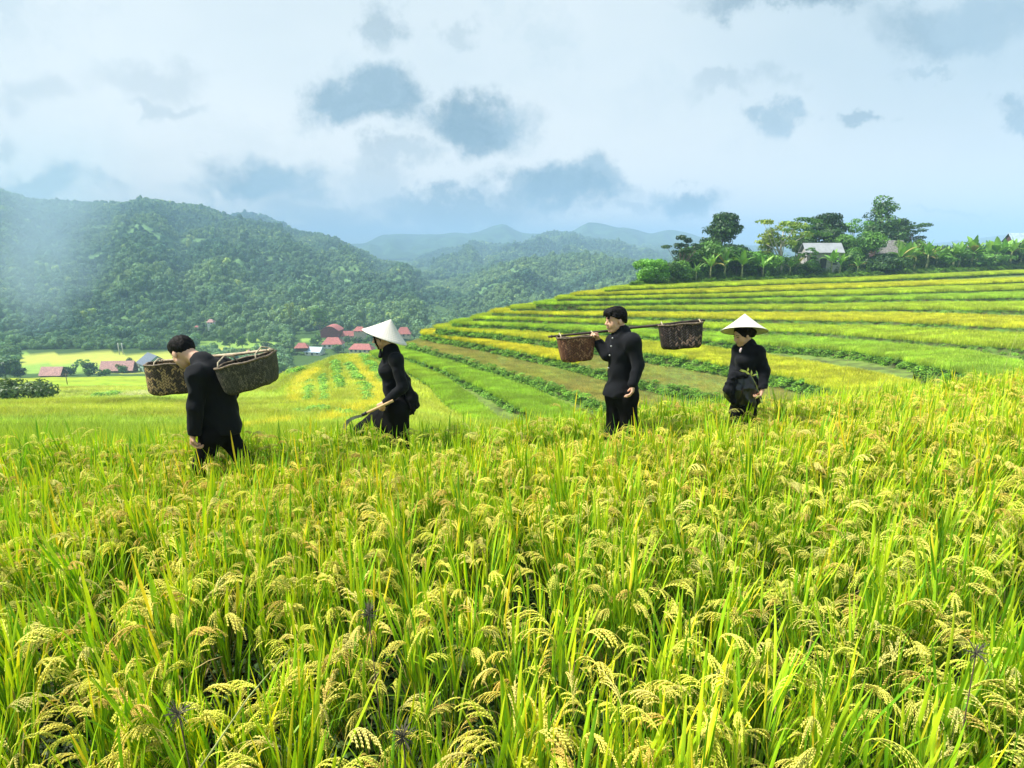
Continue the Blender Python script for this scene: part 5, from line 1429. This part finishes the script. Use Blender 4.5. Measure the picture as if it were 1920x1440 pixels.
# --- woman with the sickle
def woman_sickle():
    D = 5.84; P = Person(D); j = P.j; z0 = floor_at(D)
    org = V3(j(738, 760)[0], D, z0); root = empty('person', Vector(org)); tag(root, 'woman in black stepping forward with a sickle under a tilted conical hat', 'person')
    fr = frame(8, 14); hc = j(717, 633)
    nb = j(733, 657); shL = j(742, 674, -.15); shR = j(735, 672, .15); ch = j(735, 692); wa = j(738, 722); hp = j(741, 756)
    elL = j(755, 726, -.20); wrL = j(722, 756, -.22); elR = j(733, 722, .2); wrR = j(738, 746, .20)
    hL = j(744, 766, -.08); hR = j(738, 766, .08); kR = j(680, 808, .06); aR = V3(*(j(694, 880, .06)[:2]), z0 + .1); kL = j(750, 833, -.06); aL = V3(*(j(778, 890, -.06)[:2]), z0 + .12)
    B = SDF(); B.c(hp, wa, .10, .09, .04).c(wa, ch, .09, .105, .05).c(shL, shR, .05, .05, .05).c(nb, ch, .06, .09, .05)
    h_ = head(B, hc, fr, .98); B.c(h_(-.04, 0, -.04), nb, .048, .052, .03)
    B.c(shL, elL, .042, .034).c(elL, wrL, .034, .022).c(shR, elR, .042, .034).c(elR, wrR, .034, .022)
    hand(B, wrL, np.array((-1., -.1, -.62)), np.array((-.3, .9, -.5)), 1.25, .95); hand(B, wrR, np.array((-.8, .1, -.6)), np.array((0, -1., 0)), .6, .92)
    legs(B, hL, hR, kL, kR, aL, aR, .08, .052, .04); B.c(aL, (aL[0] - .13, aL[1], z0 + .03), .032, .027).c(aR, (aR[0] - .13, aR[1], z0 + .03), .032, .027)
    part('body', B, .006, M_SKIN, root, org, 1); face_details(root, h_, fr, .98, org)
    Hh = SDF(); Hh.e(h_(-.02, 0, .04), (.105, .086, .092), fr, .02).e(h_(-.075, 0, -.035), (.05, .058, .055), fr, .03)
    Hh.cut(h_(.06, 0, .03), fr[0] - fr[2] * .3)
    part('hair', Hh, .006, M_HAIR, root, org, 1, .004, 60)
    Lk = SDF(); Lk.c(h_(.066, .072, .06), h_(.075, .062, -.02), .010, .010, .01).c(h_(.075, .062, -.02), h_(.062, .055, -.10), .010, .007, .01)
    part('hair_lock', Lk, .005, M_HAIR, root, org)
    cone_hat(root, org, j(721.5, 632, .0), j(733, 599, .02), .235)
    Ht = SDF(); a0, b0 = h_(.01, .082, .02), h_(.05, .03, -.115)
    Ht.c(a0, b0, .005, .005, .004).c(h_(.01, -.082, .02), h_(.05, -.03, -.115), .005, .005, .004).c(b0, j(713, 668, -.08), .012, .022, .01)
    part('hat_strap', Ht, .005, M_CLOTH, root, org)
    T = SDF(); T.c(nb + V3(0, 0, .012), nb - V3(0, 0, .03), .054, .07, .03); T.c(shL, shR, .068, .068, .05).c(nb, ch, .075, .105, .05).e(ch + V3(-.055, 0, -.01), (.085, .115, .075), None, .04).c(ch, wa, .115, .098, .05)
    T.c(wa, hp + V3(0, 0, .02), .102, .128, .05).c(shL, elL, .064, .052, .04).c(elL, wrL, .052, .042, .03).c(shR, elR, .062, .052, .04).c(elR, wrR, .052, .04, .03)
    T.cut(hp + V3(0, 0, -.05), (0, 0, -1)).cut(wrL + V3(-.008, 0, -.004), (-1, 0, -.6))
    part('jacket', T, .008, M_CLOTH, root, org, 1, .009, 11, 9)
    # tied cloth flaring out behind her waist
    Q = SDF(); Q.c(j(752, 704, -.05), j(772, 745, -.08), .050, .050, .04).c(j(772, 745, -.08), j(777, 762, -.08), .050, .035, .04).c(j(758, 712, .04), j(768, 770, .02), .05, .042, .04).c(j(768, 748, -.1), j(775, 776, -.1), .03, .014, .03).c(j(742, 715, 0), j(758, 712, 0), .07, .05, .05).c(j(772, 745, -.05), j(784, 759, -.05), .035, .012, .03).c(j(760, 740, 0), j(762, 765, 0), .06, .05, .05)
    part('tied_cloth', Q, .008, M_CLOTH, root, org, 1, .014, 16, 11)
    Sk = SDF(); Sk.c(hL, hR, .125, .125, .05).c(hR, kR, .13, .088, .05).c(hL, kL, .13, .09, .05).c((hR + hL) / 2, (kR * .55 + kL * .45), .12, .075, .08).c(kL, kL + V3(.03, 0, -.22), .09, .085, .05).c(kR, kR + V3(.03, 0, -.25), .085, .075, .05)
    Sk.c(j(715, 800, 0), j(735, 815, 0), .06, .06, .08)
    part('trousers', Sk, .009, M_CLOTH2, root, org, 2, .010, 10, 13)
    shoe(root, org, aL, (-1, 0)); shoe(root, org, aR, (-1, 0)); foot_spot(aL); foot_spot(aR); foot_spot(kR, .12); foot_spot(kL, .12)
    # sickle in her near hand
    g0, g1 = j(737, 751, -.27), j(686, 775, -.28); s_ = empty('sickle', Vector((g0 + g1) / 2)); so = (g0 + g1) / 2
    tag(s_, 'curved steel sickle with a wooden handle held low by the woman stepping forward', 'sickle')
    MB().tube([Vector(g0 - so), Vector((g0 * .6 + g1 * .4) - so), Vector(g1 - so)], [.0145, .0135, .014], 10).build('handle', simple('pale_wood', (.62, .42, .20), .6, .2, 12), s_, True)
    MB().tube([Vector(j(688, 774, -.28) - so), Vector(j(679, 778.5, -.285) - so)], [.0175, .0165], 10).build('ferrule', M_SHOE, s_, True)
    outer = [(680, 777), (668, 779), (658, 782.5), (649.5, 788), (644.5, 795), (643.5, 802), (648, 807)]; inner = [(680, 781.5), (670, 784), (661, 787.5), (655, 792), (651, 797), (649.5, 802), (649.5, 806.5)]
    V = []; Fc = []
    for (a, b) in zip(outer, inner):
        for q, dy in ((a, -.002), (a, .002), (b, -.0008), (b, .0008)): V.append(j(q[0], q[1], -.287 + dy) - so)
    for i in range(len(outer) - 1):
        o = i * 4; Fc += [(o, o + 4, o + 6, o + 2), (o + 1, o + 3, o + 7, o + 5), (o, o + 1, o + 5, o + 4), (o + 2, o + 6, o + 7, o + 3)]
    obj('blade', mesh('blade', V, Fc, simple('worn_steel', (.34, .35, .37), .5, .25, 30, metal=.3)), s_)
woman_sickle()

# --- man with the pole over his shoulder
def man_smiling():
    D = 5.74; P = Person(D); j = P.j; z0 = floor_at(D)
    org = V3(j(1166, 760)[0], D, z0); root = empty('person', Vector(org)); tag(root, 'smiling man in a black tunic steadying a pole with two baskets on his shoulder', 'person')
    fr = frame(20, 8); hc = j(1154, 600)
    nb = j(1166, 624, .0); shL = j(1186, 641, -.14); shR = j(1151, 640, .13); ch = j(1168, 660); wa = j(1166, 695); hp = j(1166, 730)
    elL = j(1197, 683, -.18); wrL = j(1187, 719, -.24); elR = j(1138, 664, .02); wrR = j(1121, 640, .07)
    hL = j(1175, 742, -.07); hR = j(1157, 742, .07); kL = j(1182, 806, -.08); kR = j(1150, 808, .04); aL = V3(*(j(1200, 875, -.05)[:2]), z0 + .11); aR = V3(*(j(1140, 880, .05)[:2]), z0 + .09)
    B = SDF(); B.c(hp, wa, .11, .105, .04).c(wa, ch, .11, .12, .05).c(shL, shR, .055, .055, .05).c(nb, ch, .07, .1, .05)
    h_ = head(B, hc, fr, 1.05); B.c(h_(-.03, 0, -.06), nb, .056, .062, .03)
    B.c(shL, elL, .048, .038).c(elL, wrL, .038, .024).c(shR, elR, .048, .038).c(elR, wrR, .038, .025)
    hand(B, wrL, np.array((-.05, -.15, -1.)), np.array((-.9, .3, 0)), .55, 1.05); hand(B, wrR, np.array((-.35, .10, 1.)), np.array((-.8, -.5, .15)), 1.15, 1.0)
    legs(B, hL, hR, kL, kR, aL, aR); B.c(aL, (aL[0] - .14, aL[1] - .03, z0 + .03), .035, .03).c(aR, (aR[0] - .14, aR[1] - .03, z0 + .03), .035, .03)
    part('body', B, .006, M_SKIN, root, org, 1); face_details(root, h_, fr, 1.05, org)
    Hh = SDF(); Hh.e(h_(-.016, 0, .046), (.106, .088, .090), fr, .02).e(h_(.052, 0, .085), (.052, .066, .038), fr, .03).e(h_(-.065, 0, .005), (.05, .078, .075), fr, .02)
    Hh.e(h_(.04, .07, .045), (.03, .02, .035), fr, .015).e(h_(.04, -.07, .045), (.03, .02, .035), fr, .015)
    Hh.cut(h_(.03, 0, .030), -fr[2] + fr[0] * .62).cut(h_(.108, 0, .06), fr[0])
    for l in np.linspace(-.05, .05, 5): Hh.c(h_(.078, l, .085), h_(.096, l * 1.05, .042 + .008 * math.sin(l * 200)), .013, .005, .008)
    part('hair', Hh, .0055, M_HAIR, root, org, 1, .006, 60)
    T = SDF(); T.c(nb + V3(0, 0, .0), nb - V3(0, 0, .04), .066, .08, .03); T.c(shL, shR, .078, .078, .05).c(nb, ch, .085, .125, .05).c(ch, wa, .140, .130, .05).c(wa, hp + V3(0, 0, -.04), .132, .160, .05)
    T.c(hp, hp + V3(-.05, -.03, -.05), .15, .15, .05)
    T.c(shL, elL, .074, .058, .05).c(elL, wrL + V3(0, 0, .0), .058, .050, .03).c(shR, elR, .074, .062, .04).c(elR, wrR - V3(-.01, 0, .02), .060, .050, .03)
    wd = (wrR - elR) / np.linalg.norm(wrR - elR)
    T.cut(hp + V3(0, 0, -.055), (0, 0, -1))
    part('tunic', T, .0085, M_CLOTH, root, org, 1, .012, 9, 17)
    C = SDF()
    for a in range(10): t = 2 * math.pi * a / 10; t2 = t + 2 * math.pi / 10; C.c(nb + V3(.062 * math.cos(t), .062 * math.sin(t), .018 + .014 * math.cos(t)), nb + V3(.062 * math.cos(t2), .062 * math.sin(t2), .018 + .014 * math.cos(t2)), .012, .012, .01)
    part('collar', C, .006, M_CLOTH, root, org)
    for (bx, by, dy) in ((1148.5, 634, -.12), (1146, 649, -.17), (1143, 666, -.17), (1141, 690, -.17)):
        q = j(bx, by, dy); part('button', SDF().e(q, (.009, .009, .009)), .003, M_BUTTON, root, org, 0)
    L = SDF(); legs(L, hL, hR, kL, kR, aL, aR, .108, .082, .07, .03); L.c(hL, hR, .12, .12, .05)
    part('trousers', L, .009, M_CLOTH2, root, org, 2, .009, 10, 19)
    shoe(root, org, aL, (-1, -.3)); shoe(root, org, aR, (-1, -.3)); foot_spot(aL); foot_spot(aR); foot_spot(kR, .12); foot_spot(kL, .12)
man_smiling()

# --- woman at the right, looking down
def woman_looking_down():
    D = 6.2; P = Person(D); j = P.j; z0 = floor_at(D)
    org = V3(j(1400, 740)[0], D, z0); root = empty('person', Vector(org)); tag(root, 'woman in black looking down under an upright pale conical hat at the right', 'person')
    fr = frame(16, 20, -2); hc = j(1392, 628)
    nb = j(1404, 648, .02); shL = j(1421, 660, -.08); shR = j(1384, 658, .06); ch = j(1401, 672); wa = j(1397, 694); hp = j(1397, 720)
    elL = j(1433, 695, -.10); wrL = j(1430, 729, -.20); elR = j(1378, 690, .1); wrR = j(1372, 712, -.08)
    hL = j(1407, 728, -.05); hR = j(1389, 728, .05); kL = j(1403, 775, -.10); kR = j(1381, 772, -.02); aL = V3(*(j(1408, 830, -.04)[:2]), z0 + .1); aR = V3(*(j(1378, 825, -.05)[:2]), z0 + .1)
    B = SDF(); B.c(hp, wa, .10, .09, .04).c(wa, ch, .09, .10, .05).c(shL, shR, .05, .05, .05).c(nb, ch, .06, .09, .05)
    h_ = head(B, hc, fr, .97); B.c(h_(-.03, 0, -.05), nb, .048, .052, .03)
    B.c(shL, elL, .044, .035).c(elL, wrL, .035, .022).c(shR, elR, .044, .035).c(elR, wrR, .035, .022)
    hand(B, wrL, np.array((-.25, -.2, -1.)), np.array((-.8, .3, 0)), .8, .95); hand(B, wrR, np.array((-.1, -.3, -.8)), np.array((.6, .6, 0)), .6, .9)
    legs(B, hL, hR, kL, kR, aL, aR, .08, .052, .04); B.c(aL, (aL[0] - .1, aL[1] - .08, z0 + .03), .032, .027).c(aR, (aR[0] - .1, aR[1] - .08, z0 + .03), .032, .027)
    part('body', B, .006, M_SKIN, root, org, 1); face_details(root, h_, fr, .97, org)
    Hh = SDF(); Hh.e(h_(-.02, 0, .04), (.104, .085, .09), fr, .02).e(h_(-.10, .02, -.012), (.055, .055, .05), fr, .015); Hh.cut(h_(.055, 0, .03), fr[0] - fr[2] * .35)
    part('hair', Hh, .006, M_HAIR, root, org, 1, .004, 60)
    cone_hat(root, org, j(1395.5, 621, -.03), j(1396.5, 588.5, .03), .238)
    T = SDF(); T.c(nb + V3(0, 0, .004), nb - V3(0, 0, .03), .054, .07, .03); T.c(shL, shR, .066, .066, .05).c(nb, ch, .075, .11, .05)
    T.e(ch + V3(-.03, -.05, -.01), (.10, .085, .07), None, .04).c(ch, wa, .118, .092, .05).c(wa, hp, .092, .115, .05)
    T.c(shL, elL, .066, .056, .04).c(elL, wrL + V3(0, 0, .008), .056, .048, .03).c(shR, elR, .064, .055, .04).c(elR, wrR, .055, .045, .03)
    T.cut(hp + V3(0, 0, -.0), (0, 0, -1))
    part('jacket', T, .008, M_CLOTH, root, org, 1, .009, 11, 23)
    Sa = SDF().c(wa + V3(0, 0, .045), wa + V3(0, 0, -.045), .100, .106, .03).cut(wa + V3(0, 0, .05), (0, 0, 1)).cut(wa + V3(0, 0, -.06), (0, 0, -1))
    part('sash', Sa, .007, M_SASH, root, org, 1, .003, 20, 25)
    Sk = SDF(); Sk.c(j(1398, 708), j(1397, 745), .125, .140, .05).c(j(1405, 722, -.05), j(1405, 750, -.07), .11, .10, .05).c(j(1382, 712, -.05), j(1376, 735, -.08), .09, .095, .05).c(j(1376, 735, -.08), j(1377, 752, -.08), .09, .05, .05)
    Sk.cut(j(1397, 762, 0), (0, 0, -1))
    part('skirt', Sk, .008, M_SATIN, root, org, 1, .022, 13, 27)
    C2 = SDF(); C2.c(j(1374, 706, -.14), j(1368, 730, -.15), .05, .055, .04).c(j(1368, 730, -.15), j(1374, 752, -.14), .05, .028, .03).c(j(1374, 706, -.14), j(1396, 703, -.13), .04, .03, .03)
    part('tied_cloth', C2, .007, M_CLOTH, root, org, 1, .014, 20, 29)
    L = SDF(); legs(L, hL, hR, kL, kR, aL, aR, .10, .075, .06, .03)
    part('trousers', L, .009, M_CLOTH2, root, org, 2, .009, 10, 31)
    Bq = j(1388, 658, -.19); part('brooch', SDF().e(Bq, (.010, .008, .02)).e(Bq + V3(.008, 0, .024), (.007, .006, .008)), .003, simple('pink_pearl', (.8, .6, .62), .35, .1, 20), root, org, 0)
    shoe(root, org, aL, (-1, -.6)); shoe(root, org, aR, (-1, -.6)); foot_spot(aL, .18); foot_spot(aR, .18); foot_spot(kR, .1); foot_spot(kL, .1)
    # plant stem in her hand
    o = j(1424, 738, -.24); st = empty('plant_stem', Vector(o)); tag(st, 'cut stem with small yellow green leaves held by the woman looking down', 'plant')
    mb = MB(); mb.tube([Vector(j(a, b, -.26) - o) for a, b in ((1427, 756), (1424, 738), (1417, 720), (1409, 705), (1402, 697))], .003, 5).build('stem', M_STALK, st, True)
    V = []; Fc = []; C = []
    for (a, b, c_, d_) in ((1402, 697, 1386, 695), (1404, 700, 1388, 692), (1402, 697, 1403, 689), (1409, 705, 1421, 701), (1409, 705, 1409, 693), (1406, 702, 1398, 698), (1424, 740, 1416, 748), (1425, 745, 1431, 760)):
        p, q = j(a, b, -.26) - o, j(c_, d_, -.28) - o; d = q - p; u = np.cross(d, V3(0, 1, .3)); u = u / np.linalg.norm(u) * .011; k = len(V)
        V += [p, p + d * .45 + u, q, p + d * .45 - u, p + d * .45 + V3(0, -.006, 0)]; C += [(.5, .55, .16)] * 5; Fc += [(k, k + 1, k + 4), (k + 1, k + 2, k + 4), (k + 2, k + 3, k + 4), (k + 3, k, k + 4)]
    obj('leaves', mesh('leaves', V, Fc, M_TREE, False, col=np.array(C)), st)
M_STALK = simple('stalk', (.40, .42, .14), .7, .2, 20)
woman_looking_down()

# ------------------------------------------------------------------ baskets and poles
def weave_mat(name, dark, mid, light, amt, sc_=1.0):
    m_, t, out = new_mat(name); uv = t.add('ShaderNodeAttribute', attribute_name='wuv').outputs['Vector']
    s = t.add('ShaderNodeSeparateXYZ', i_0=uv); u = t.m('MULTIPLY', s.outputs[0], 34.0 * sc_); v = t.m('MULTIPLY', s.outputs[1], 34.0 * sc_)
    # herringbone: zigzag columns of slanted strips
    zig = t.m('PINGPONG', u, 1.0); st = t.m('FRACT', t.m('ADD', t.m('MULTIPLY', v, 1.0), t.m('MULTIPLY', zig, 1.0)))
    edge = t.m('ABSOLUTE', t.m('SUBTRACT', st, .5)); edge2 = t.m('ABSOLUTE', t.m('SUBTRACT', t.m('FRACT', u), .5))
    hgt = t.m('MULTIPLY', t.mr(edge, .5, .2), t.mr(edge2, .5, .36))
    sid = t.m('FLOOR', t.m('ADD', t.m('MULTIPLY', v, 1.0), zig)); cid = t.m('FLOOR', u)
    wn = t.add('ShaderNodeTexWhiteNoise', noise_dimensions='2D'); cc = t.add('ShaderNodeCombineXYZ', i_0=sid, i_1=cid, i_2=0.0).outputs[0]; t.l.new(cc, wn.inputs['Vector'])
    n = t.noise(uv, 9.0, 2, .5); patch = t.mr(t.m('ADD', t.m('MULTIPLY', wn.outputs['Value'], .35), n), .95 - amt, 1.05 - amt)
    c = t.mix(wn.outputs['Value'], rgb(*dark), rgb(*mid)); c = t.mix(patch, c, rgb(*light)); c = t.mix(t.mr(hgt, .5, 0), c, rgb(*[q * .25 for q in dark]))
    p = t.add('ShaderNodeBsdfPrincipled', i_Roughness=.6); t.l.new(c, p.inputs['Base Color']); p.inputs['Specular IOR Level'].default_value = .35
    b = t.add('ShaderNodeBump', i_Strength=.8, i_Distance=.006); t.l.new(hgt, b.inputs['Height']); t.l.new(b.outputs[0], p.inputs['Normal'])
    t.l.new(p.outputs[0], out.inputs[0]); return m_
M_RIMB = simple('bamboo_rim', (.16, .12, .08), .6, .35, 40, bump=.4)
M_CORD = simple('cord', (.50, .42, .28), .8, .2, 40)
def basket(label, c, w, dp, h, tilt, yaw, mat, taper=.86, sq=2.8, sag=0.0, pole_z=None, hx=.8, pitch=0, skew=0.0, group='woven baskets hung from the carrying poles'):
    """oval basket with an open top; c is the middle of the rim"""
    root = empty('basket', Vector(c)); tag(root, label, 'basket', group); root.rotation_euler = Euler((rad(pitch), rad(tilt), rad(yaw)), 'XYZ')
    n = 72; m_ = 16; V = []; Fc = []; UV = []
    def prof(t, inner):
        # t 0 rim .. 1 bottom edge, then floor
        z = -h * t; k = 1 - (1 - taper) * t ** 1.3
        if t > .86: q = (t - .86) / .14; k *= 1 - .10 * q * q
        return z, k
    rows = [(i / m_, 0) for i in range(m_ + 1)] + [(1, 1), (1, 2)]
    for inner in (0, 1):
        for (t, fl) in rows:
            z, k = prof(t, inner)
            for a in range(n):
                th = 2 * math.pi * a / n; cx, cy_ = math.cos(th), math.sin(th); r = (abs(cx) ** sq + abs(cy_) ** sq) ** (-1 / sq)
                e = sq + (1.2 * t); r = (abs(cx) ** e + abs(cy_) ** e) ** (-1 / e)
                kk = k * (1 if fl == 0 else (.6 if fl == 1 else .02)); off = .006 if inner else 0
                wob = .004 * math.sin(th * 3 + t * 4) + .003 * math.sin(th * 7)
                V.append(((w / 2 - off) * r * cx * kk + skew * z, (dp / 2 - off) * r * cy_ * kk, z + (.006 if inner else 0) - sag * math.cos(2 * th) * (1 - t) + wob)); UV.append((a / n * 2 * (w + dp), t * h + (1 - kk) * .3 * (fl > 0), 0))
    per = len(rows) * n
    for inner in (0, 1):
        for i in range(len(rows) - 1):
            for a in range(n):
                p, q = inner * per + i * n + a, inner * per + i * n + (a + 1) % n
                f = (p, q, q + n, p + n); Fc.append(f if inner else f[::-1])
    for a in range(n): Fc.append((a, (a + 1) % n, per + (a + 1) % n, per + a))
    me = mesh('wall', V, Fc, mat, True); at_ = me.attributes.new('wuv', 'FLOAT_VECTOR', 'POINT'); at_.data.foreach_set('vector', np.array(UV, np.float32).ravel() * 1.0)
    obj('wall', me, root)
    mb = MB(); pts = []
    for a in range(n + 1):
        th = 2 * math.pi * a / n; cx, cy_ = math.cos(th), math.sin(th); r = (abs(cx) ** sq + abs(cy_) ** sq) ** (-1 / sq)
        pts.append((w / 2 * r * cx, dp / 2 * r * cy_, .002 - sag * math.cos(2 * th) + .004 * math.sin(th * 3) + .003 * math.sin(th * 7)))
    mb.tube(pts, [.0085 + .0025 * (i % 2) for i in range(len(pts))], 6, False); mb.build('rim', M_RIMB, root, True)
    ph = .05 if pole_z is None else pole_z
    for sx in (-1, 1):
        x = sx * w / 2 * hx
        mb = MB(); y1 = dp / 2 * (1 - abs(hx) ** sq) ** (1 / sq) * .9
        mb.tube([(x, -y1, -.02), (x, -y1 * .75, ph * .7), (x, 0, ph + .015), (x, y1 * .75, ph * .7), (x, y1, -.02)], .006, 6); mb.build('handle', M_CORD if sx else M_RIMB, root, True)
    return root
M_W1 = weave_mat('woven_bamboo_brown_tan', (.06, .042, .03), (.14, .10, .065), (.46, .31, .14), .30, 1.2)
M_W2 = weave_mat('woven_bamboo_grey', (.045, .040, .034), (.12, .11, .092), (.17, .15, .11), .18, 1.5)
M_W3 = weave_mat('woven_bamboo_red_brown', (.11, .045, .028), (.24, .10, .055), (.32, .16, .09), .24, 1.1)
M_W4 = weave_mat('woven_bamboo_black_brown', (.022, .016, .015), (.055, .038, .032), (.26, .16, .12), .17, 1.1)
p1 = Person(4.8).j; p3 = Person(5.74).j
basket('woven basket with tan patches hanging before the stooping man', p1(327, 680, .36), .46, .34, .27, -1, 12, M_W1, .94, 3.2, pole_z=.03, hx=.55, pitch=-4)
basket('grey brown woven basket with an open top hanging behind the stooping man', p1(461, 675, -.12), .485, .40, .235, -14, -8, M_W2, .80, 2.5, pole_z=.06, hx=.72, pitch=3, skew=.12)
basket('reddish brown woven basket on the front end of the smiling man\'s pole', p3(1079.5, 632, .10), .388, .22, .245, -3, 8, M_W3, .80, 3.4, pole_z=.035, hx=.86, sag=-.004, pitch=-7)
basket('blackish woven basket on the rear end of the smiling man\'s pole', p3(1275.5, 608, .10), .435, .22, .245, -5, -6, M_W4, .88, 3.4, pole_z=.022, hx=.86, sag=-.004, pitch=-7)
def carry(label, pts, r, mat, notch=True):
    c = (pts[0] + pts[-1]) / 2; root = empty('carrying_pole', Vector(c)); tag(root, label, 'carrying pole', 'carrying poles')
    q = lerp_poly(np.array([np.array(p) for p in pts]), n=24); V = []
    mb = MB(); n = len(q); mb.tube([Vector(x - c) for x in q], [r * (.72 + .28 * math.sin(math.pi * i / (n - 1))) * (1 + .06 * (i % 5 == 0)) for i in range(n)], 8); mb.build('shaft', mat, root, True)
    for i, s_ in ((0, 1), (n - 1, -1)):
        d = q[min(i + 1, n - 1)] - q[max(i - 1, 0)]; d /= np.linalg.norm(d); p = q[i] + d * .035 * s_ - c
        MB().tube([Vector(p - d * .006), Vector(p + d * .006)], [r * 1.25, r * 1.25], 8).build('end_notch', mat, root, True)
M_BAMB = simple('split_bamboo', (.42, .33, .22), .55, .3, 14); M_DBAMB = simple('dark_bamboo', (.055, .042, .035), .5, .3, 14)
carry('pale split bamboo pole over the stooping man\'s shoulders', [p1(300, 677, .36), p1(345, 673, .30), p1(392, 668.5, .17), p1(440, 664.5, .02), p1(513, 655.5, -.12)], .014, M_BAMB)
carry('dark bamboo pole resting on the smiling man\'s shoulder', [p3(1028, 631.5, .11), p3(1080, 626.5, .11), p3(1130, 621.5, .13), p3(1180, 615, .16), p3(1232, 610, .13), p3(1290, 602.5, .10), p3(1322, 601, .10)], .014, M_DBAMB)

# ------------------------------------------------------------------ rice of the near field and odd plants in it
n_near = near_rice(LEGS)
def weed_head(label, px, py, dist, seed):
    p = at(px, py, dist); gz = float(ground_z(p.x, p.y)); random.seed(seed); r = empty('weed', (p.x, p.y, gz)); tag(r, label, 'weed')
    H = p.z - gz
    MB().tube([(rr_(-.1, .1), rr_(-.05, .05), 0), (.02, 0, H * .5), (0, 0, H)], [.003, .0025, .0018], 5).build('stem', M_DARKSTEM, r, True)
    b = MB()
    for i in range(46):
        d = Vector((random.gauss(0, 1), random.gauss(0, 1), random.gauss(.1, .8))).normalized(); L = rr_(.025, .055)
        b.tube([Vector((0, 0, H)), Vector((0, 0, H)) + d * L * .6 + Vector((0, 0, .004)), Vector((0, 0, H)) + d * L], [.0012, .0014, .0004], 3)
    b.build('seed_head', M_DARKHEAD, r)
M_DARKSTEM = simple('dark_stem', (.07, .045, .03), .8, .2, 20); M_DARKHEAD = simple('grey_seed_head', (.09, .08, .055), .8, .3, 40)
weed_head('weed with a spiky grey seed head low at the left of the bottom middle', 691, 1152, 1.75, 1)
weed_head('weed with a dark spiky seed head near the bottom edge', 755, 1382, 1.30, 2)
weed_head('weed with a dark seed head at the bottom left beside the yellow leaves', 335, 1340, 1.35, 3)
weed_head('reddish stemmed weed with a spiky head near the right edge', 1830, 1225, 1.6, 4)
def straw(label, a, b, y0, y1):
    p, q = at(a[0], a[1], y0), at(b[0], b[1], y1); r = empty('grass_stalk', p); tag(r, label, 'grass stalk')
    MB().tube([(0, 0, 0), (q - p) * .5 + Vector((0, 0, .02)), q - p], [.0028, .0022, .001], 5).build('stalk', M_STALK, r, True)
straw('long thin pale stalk lying slantwise across the rice at the lower left', (375, 1440), (545, 1215), 1.25, 1.55)

straw('tall grass blade standing above the rice at the right edge of the terraces', (1868, 735), (1912, 612), 7.2, 7.2)
straw('thin grass blade rising above the rice right of the woman looking down', (1580, 715), (1596, 652), 7.0, 7.0)
straw('bent pale grass blade rising above the rice in the right middle', (1640, 745), (1672, 698), 6.4, 6.4)
